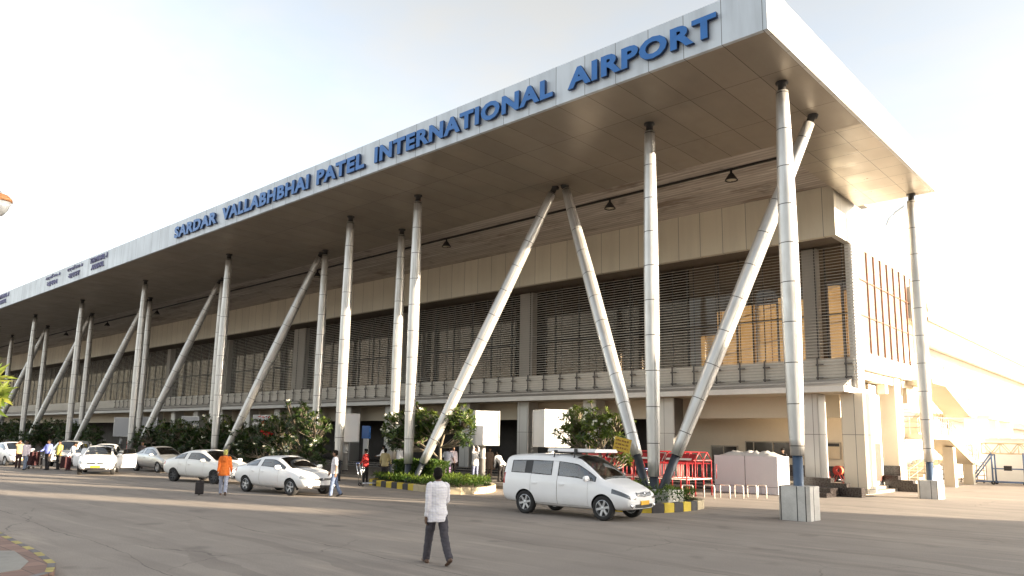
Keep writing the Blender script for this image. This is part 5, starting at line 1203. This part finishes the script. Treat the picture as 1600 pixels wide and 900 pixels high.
for i in range(4):
    a = x0 + 1.5 * i
    m = MB(); m.add([(a + .05, y0 - .03, h - .05), (a + 1.4, y0 - .03, h - .05), (a + 1.4, y0 + .29, h + .28), (a + .05, y0 + .29, h + .28)], [(0, 1, 2, 3)]); m.add([(a + .05, y0 - .01, h - .07), (a + 1.4, y0 - .01, h - .07), (a + 1.4, y0 + .31, h + .26), (a + .05, y0 + .31, h + .26)], [(3, 2, 1, 0)]); obj('roof_panel', m, REDP, t)
    m = MB(); m.add([(a + .12, y0 - .008, h + .005), (a + 1.33, y0 - .008, h + .005), (a + 1.33, y0 + .07, h + .085), (a + .12, y0 + .07, h + .085)], [(0, 1, 2, 3)]); m.v = [(x, y - .012, z + .012) for x, y, z in m.v]; obj('panel_stripe', m, WRAIL, t)
for y in (y0 + .02, y0 + 2.14):
    for i in range(26): m = MB(); x = x0 + .23 * i + .1; m.tube([(x, y, .72), (x, y, h - .14)], .016, 6); obj('bar', m, REDP, t, True)
def trolley(name='luggage_trolley'):
    t = thing(name, 'x', 'trolley'); fr = MB()
    for y in (-.27, .27): fr.tube([(-.42, y, .12), (.42, y, .16), (.46, y * .8, .2)], .016, 7); fr.tube([(-.40, y, .12), (-.46, y, .55), (-.56, y, 1.0)], .017, 7)
    fr.tube([(-.56, -.27, 1.0), (-.58, -.27, 1.03), (-.58, .27, 1.03), (-.56, .27, 1.0)], .02, 8); fr.tube([(.46, -.22, .2), (.46, .22, .2)], .016, 7)
    for x in (-.3, 0, .3): fr.tube([(x, -.27, .14), (x, .27, .14)], .012, 6)
    obj('frame', fr, CHROME, t, True, True); b_ = MB()
    for z in (.66, .76, .86): b_.tube([(-.50 - (z - .66) * .2, -.25, z), (-.32, -.24, z), (-.32, .24, z), (-.50 - (z - .66) * .2, .25, z)], .010, 6)
    for y in (-.24, -.08, .08, .24): b_.tube([(-.32, y, .88), (-.32, y, .64), (-.49, y, .64)], .008, 6)
    obj('basket', b_, CHROME, t, True, True)
    for x, y in ((-.36, -.26), (-.36, .26), (.34, 0)): m = MB(); m.lathe([(.03, -.02), (.075, -.02), (.075, .02), (.03, .02)], 14, Matrix.Translation((x, y, .075)) @ Matrix.Rotation(R(90), 4, 'X'), True); obj('wheel', m, TYRE, t, True, True)
    m = MB(); m.tube([(-.585, -.2, 1.035), (-.585, .2, 1.035)], .027, 8); obj('grip', m, mat('grip_blue', (.05, .09, .30), .5), t, True, True); return t
tr0 = trolley(); tr0.location = (-28.6, 21.95, 0); tr0.rotation_euler = (0, 0, R(70)); tr0['label'] = 'chrome luggage trolley standing empty at the left end of the hedged island'
tr1 = copy_tree(tr0); tr1.location = (-52.0, 14.75, 0); tr1.rotation_euler = (0, 0, R(-55)); tr1['label'] = 'luggage trolley loaded with dark suitcases among the people at the left'
tr2 = copy_tree(tr0); tr2.location = (-12.9, 39.0, .405); tr2.rotation_euler = (0, 0, R(170)); tr2['label'] = 'luggage trolley parked by the black panel on the end steps'
for i in range(4): o = copy_tree(tr0); o.location = (-20.6 + i * 1.05, 29.1 + .72 * (i % 3), 0); o.rotation_euler = (0, 0, 0); o['group'] = 'trolleys in the red bay'; o['label'] = 'luggage trolley parked inside the red trolley bay'
def suitcase(label, loc, dx, dy, dz, rz, M, name='suitcase', handle=True, group=None):
    t = thing(name, label, 'suitcase' if name == 'suitcase' else 'bag', loc, R(rz), group); m = MB(); c = .05
    poly = [(-dx + c, -dz), (dx - c, -dz), (dx, -dz + c), (dx, dz - c), (dx - c, dz), (-dx + c, dz), (-dx, dz - c), (-dx, -dz + c)]; poly = [(x, z + dz + .05) for x, z in poly]; m.prism_y(poly, -dy, dy); obj('shell', m, M, t, False, True)
    m = MB(); m.tube([(-.1, 0, 2 * dz + .05), (-.1, 0, 2 * dz + .10), (.1, 0, 2 * dz + .10), (.1, 0, 2 * dz + .05)], .014, 6); obj('handle', m, DARK, t, True, True)
    for x in (-dx * .7, dx * .7): m = MB(); m.lathe([(.005, -.02), (.045, -.02), (.045, .02), (.005, .02)], 10, Matrix.Translation((x, 0, .045)) @ Matrix.Rotation(R(90), 4, 'X')); obj('wheel', m, TYRE, t, True, True)
    return t
LUG = cloth('luggage_maroon', (.045, .012, .014)); LUGB = cloth('luggage_black', (.018, .015, .016))
suitcase('large dark maroon suitcase upright on the luggage trolley', (-51.9, 14.65, .16), .36, .17, .40, -55, LUG); suitcase('smaller black suitcase lying across the front of the luggage trolley', (-52.15, 14.95, .16), .30, .14, .28, -55, LUGB); suitcase('dark suitcase standing on the road behind the man in yellow', (-51.6, 16.3, 0), .3, .16, .34, 20, LUG)
t = suitcase('black wheeled bag pulled along by the person in orange', (-27.38, 13.28, 0), .17, .14, .24, 150, LUGB, 'wheeled_bag')
m = MB(); m.tube([(0, 0, .54), (-.07, -.3, .70), (-.13, -.56, .80)], .012, 6); obj('pull_strap', m, DARK, t, True, True)

# ------------------------------------------------------------------ hoops, counter, steps clutter
hl = ['white hoop barrier nearest the planter, in the row in front of the counter', 'second white hoop barrier counted from the planter', 'middle white hoop barrier of the row in front of the counter', 'fourth white hoop barrier counted from the planter', 'white hoop barrier nearest the corner column plinth', 'white hoop barrier half sunk in the planter end greenery']
hp = [(-15.3, 29.28, -24), (-14.9, 29.89, -28), (-14.54, 30.43, -33), (-14.2, 30.93, -32), (-13.94, 31.34, -35), (-15.75, 28.3, -20)]
m = MB(); m.tube([(-.33, 0, -.02), (-.33, 0, .46), (-.29, 0, .52), (.29, 0, .52), (.33, 0, .46), (.33, 0, -.02)], .027, 8); hm = m.mesh('hoop', WRAIL, True)
for (x, y, a), lb in zip(hp, hl): o = link('hoop_barrier', hm); o.location = (x, y, 0); o.rotation_euler = (0, 0, R(a)); tag(o, lb, 'barrier', 'white hoop barriers')
t = thing('counter', 'white panelled counter box standing in front of the steps', 'counter', (-15.7, 34.2, 0))
m = MB(); m.box(-17.2, -14.15, 33.5, 34.8, .02, 1.70); obj('body', m, LBOX, t)
m = MB(); m.box(-15.69, -15.67, 33.49, 33.52, .02, 1.70); m.box(-17.2, -14.15, 33.492, 33.52, .33, .345); m.box(-14.17, -14.141, 33.6, 34.7, .70, .72)
for x in (-16.45, -14.95): m.box(x - .008, x + .008, 33.492, 33.52, .02, .33)
obj('panel_joint', m, DARK, t)
def crumple(x0, x1, y0, y1, z, hgt, n=26):
    m = MB(); k = 12
    for j in range(k + 1):
        for i in range(n + 1):
            u, v = i / n, j / k; e = min(1, min(u, 1 - u, v, 1 - v) * 6); m.v.append((x0 + (x1 - x0) * u, y0 + (y1 - y0) * v, z + e * hgt * (.55 + .8 * abs(noise.noise(Vector((u * 7, v * 4, 2)))) + .4 * noise.noise(Vector((u * 19, v * 9, 5))))))
    for j in range(k):
        for i in range(n): a = j * (n + 1) + i; m.f.append((a, a + 1, a + n + 2, a + n + 1)); m.mi.append(0)
    return m
m = crumple(-17.0, -14.25, 33.55, 34.75, 1.702, .22); solo('plastic_sheet', m, mat('sheet_white', (.60, .58, .55), .35), 'crumpled pale sheeting heaped on top of the white counter', 'sheeting', (-15.6, 34.1, 1.7), None, True)
solo('step_block', MB().box(-14.0, -12.2, 33.9, 35.6, 0, .2).box(-13.7, -12.2, 34.4, 35.6, .2, .38), GRANITE, 'low black step block between the counter and the corner column plinth', 'steps', (-13, 34.5, 0))
# fire extinguisher stand and reel on the end steps
t = thing('fire_extinguisher', 'red fire extinguisher standing on the end steps next to the pillar', 'extinguisher', (-14.0, 39.2, .405)); m = MB(); m.lathe([(.11, 0), (.12, .05), (.12, .52), (.07, .60), (.035, .62)], 16); obj('cylinder', m, REDP, t, True, True); m = MB(); m.lathe([(.04, .62), (.04, .70), (.02, .72)], 10); m.tube([(.02, 0, .70), (.16, 0, .66), (.15, 0, .25)], .016, 6); obj('hose', m, DARK, t, True, True)
t = thing('hose_reel', 'orange hose reel in a red frame beside the fire extinguisher', 'hose reel', (-13.55, 39.4, .405)); M_ = Matrix.Translation((0, 0, .62)) @ Matrix.Rotation(R(90), 4, 'X')
m = MB(); m.lathe([(.10, -.12), (.24, -.12), (.24, -.10), (.16, -.09), (.16, .09), (.24, .10), (.24, .12), (.10, .12)], 24, M_, True); obj('drum', m, mat('reel_red', (.40, .04, .03), .5), t, True, True)
m = MB()
for k in range(5): m.lathe([(.16, -.08 + .04 * k - .018), (.215, -.08 + .04 * k - .018), (.215, -.08 + .04 * k + .018), (.16, -.08 + .04 * k + .018)], 20, M_, True)
obj('hose', m, mat('hose_orange', (.60, .30, .10), .6), t, True, True)
m = MB()
for y in (-.2, .2): m.tube([(-.3, y, 0), (0, y, .62), (.3, y, 0)], .02, 6)
obj('stand', m, REDP, t, True, True)

# ------------------------------------------------------------------ far right: wheeled truss gantry and cages
BLUEP = mat('gantry_blue', (.10, .16, .30), .5); CRM = mat('truss_cream', (.58, .47, .32), .55)
t = thing('wheeled_gantry', 'wheeled gantry of cream lattice truss on blue legs near the right edge', 'gantry', (-7.0, 57.5, 0))
m = MB(); xa, xb_ = -10.6, -2.0
for y in (57, 58):
    for z in (1.95, 2.6): m.tube([(xa, y, z), (xb_, y, z)], .045, 6)
    k = 0; x = xa
    while x < xb_ - .4: m.tube([(x, y, 1.95 if k % 2 else 2.6), (x + .5, y, 2.6 if k % 2 else 1.95)], .028, 5); x += .5; k += 1
x = xa
while x <= xb_: m.tube([(x, 57, 2.6), (x, 58, 2.6)], .03, 5); m.tube([(x, 57, 1.95), (x, 58, 1.95)], .03, 5); m.tube([(x, 57, 1.95), (x, 57, 2.6)], .03, 5); x += 1.0
obj('truss', m, CRM, t, True)
for x in (-10.1, -8.4, -6.7):
    for y in (57, 58): m = MB(); m.tube([(x, y, .15), (x, y, 2.0)], .05, 7); obj('leg', m, BLUEP, t, True); m = MB(); m.lathe([(.03, -.04), (.12, -.04), (.12, .04), (.03, .04)], 14, Matrix.Translation((x, y, .12)) @ Matrix.Rotation(R(90), 4, 'X'), True); obj('wheel', m, TYRE, t, True)
m = MB()
for y in (57, 58): m.tube([(-11.4, y, .15), (-10.1, y, 2.0)], .045, 6); m.tube([(-11.4, y, .17), (-6.5, y, .17)], .045, 6); m.tube([(-10.1, y, 1.0), (-8.4, y, 1.0)], .035, 6)
obj('brace', m, BLUEP, t, True); m = MB(); m.cbox((-9.25, 57, 1.05), .4, .3, .3); obj('winch', m, DARK, t)
for i in range(4):
    t = thing('roll_cage', ['rusty wire roll cage behind the stair post, left one', 'rusty wire roll cage behind the stair post, second from the left', 'rusty wire roll cage nearer the gantry, third from the left', 'rusty wire roll cage nearest the gantry leg'][i], 'roll cage', (-13.0 + i * .62, 58.4 + .2 * i, 0), 0, 'wire roll cages by the boundary wall'); m = MB()
    for x in (-.27, .27):
        for y in (-.35, .35): m.tube([(x, y, .1), (x, y, 1.35)], .025, 6)
    for z in (.2, .5, .8, 1.1, 1.35):
        for y in (-.35, .35): m.tube([(-.27, y, z), (.27, y, z)], .016, 5)
        for x in (-.27, .27): m.tube([(x, -.35, z), (x, .35, z)], .016, 5)
    obj('cage', m, mat('cage_rust', (.30, .20, .12), .6, .3), t, True, True)
    for x in (-.22, .22): m = MB(); m.lathe([(.02, -.02), (.06, -.02), (.06, .02), (.02, .02)], 10, Matrix.Translation((x, -.3, .06)) @ Matrix.Rotation(R(90), 4, 'X'), True); obj('wheel', m, TYRE, t, True, True)
# ------------------------------------------------------------------ lamps on poles
t = thing('street_lamp', 'street lamp with an orange topped white bowl cut by the left edge', 'street lamp', (-29.2, 6.0, 0)); m = MB(); m.tube([(0, 0, 0), (0, 0, 9.0), (.3, 0, 9.75), (1.75, 0, 9.70)], [.11, .075, .05, .045], 10); obj('pole', m, LPOLE, t, True, True)
MH = Matrix.Translation((1.86, 0, 9.36)); m = MB(); m.lathe([(.33, .0), (.32, .10), (.20, .22), (.06, .27), (.001, .28)], 20, MH); obj('hood', m, mat('lamp_orange', (.62, .26, .10), .5), t, True, True)
m = MB(); m.lathe([(.001, -.46), (.10, -.44), (.22, -.26), (.31, -.005)], 20, MH); obj('bowl', m, mat('lamp_bowl', (.62, .62, .60), .35), t, True, True)
t = thing('street_lamp', 'slim cobra head lamp peeping over the upper side wall by the rear column', 'street lamp', (-13.6, 50, 11.4)); m = MB(); m.tube([(0, 0, 0), (0, 0, 4.4), (.25, 0, 5.05), (.65, 0, 5.35)], [.06, .05, .04, .035], 8); obj('pole', m, LPOLE, t, True, True); m = MB(); m.beam((.6, 0, 5.3), (1.25, 0, 5.68), .26, .12); obj('lamp_head', m, WPAINT, t, False, True)

# ------------------------------------------------------------------ unseen blocks added at the right, heights and gaps set for shade and streaks
ca, sa = math.cos(R(SUN_AZ)), math.sin(R(SUN_AZ))
def shade_block(c0, c1, H_, label, dist=46, dep=9):
    n0, n1 = c0 * ca, c1 * ca; cen = Vector((ca * dist - sa * (n0 + n1) / 2, sa * dist + ca * (n0 + n1) / 2, 0))
    t = thing('added_shade_block', label, 'building', cen, R(SUN_AZ)); w = (n1 - n0) / 2; m = MB(); m.box(0, dep, -w, w, 0, H_); obj('wall', m, WALLC, t, False, True)
    m = MB(); z = 1.2
    while z < H_ - 2 and w > .8:
        y = -w + .5
        while y < w - 1.2: m.box(-.03, .02, y, y + 1.1, z, z + 1.4); y += 2.0
        z += 3.2
    if m.v: obj('windows', m, mat('window_dark', (.03, .028, .026), .15), t, False, True)
shade_block(-45, 7.4, 24, 'wide cream block added beyond the right edge to shade the foreground'); shade_block(7.42, 9.3, 12.9, 'low block added beyond the right edge, letting sun reach the left edge leaves'); shade_block(9.32, 20.5, 24, 'tall cream block added beyond the right edge to shade the road')
shade_block(22.1, 25.7, 21.5, 'narrow cream block added beyond the right edge to shade the road between streaks'); shade_block(27.4, 30.6, 15, 'low cream block added beyond the right edge to shade the forecourt')

shade_block(20.52, 22.08, 11.4, 'low block added between the tall and narrow ones to shorten a light streak'); shade_block(25.72, 27.38, 11.0, 'low block added between the narrow and low ones to shorten a light streak')
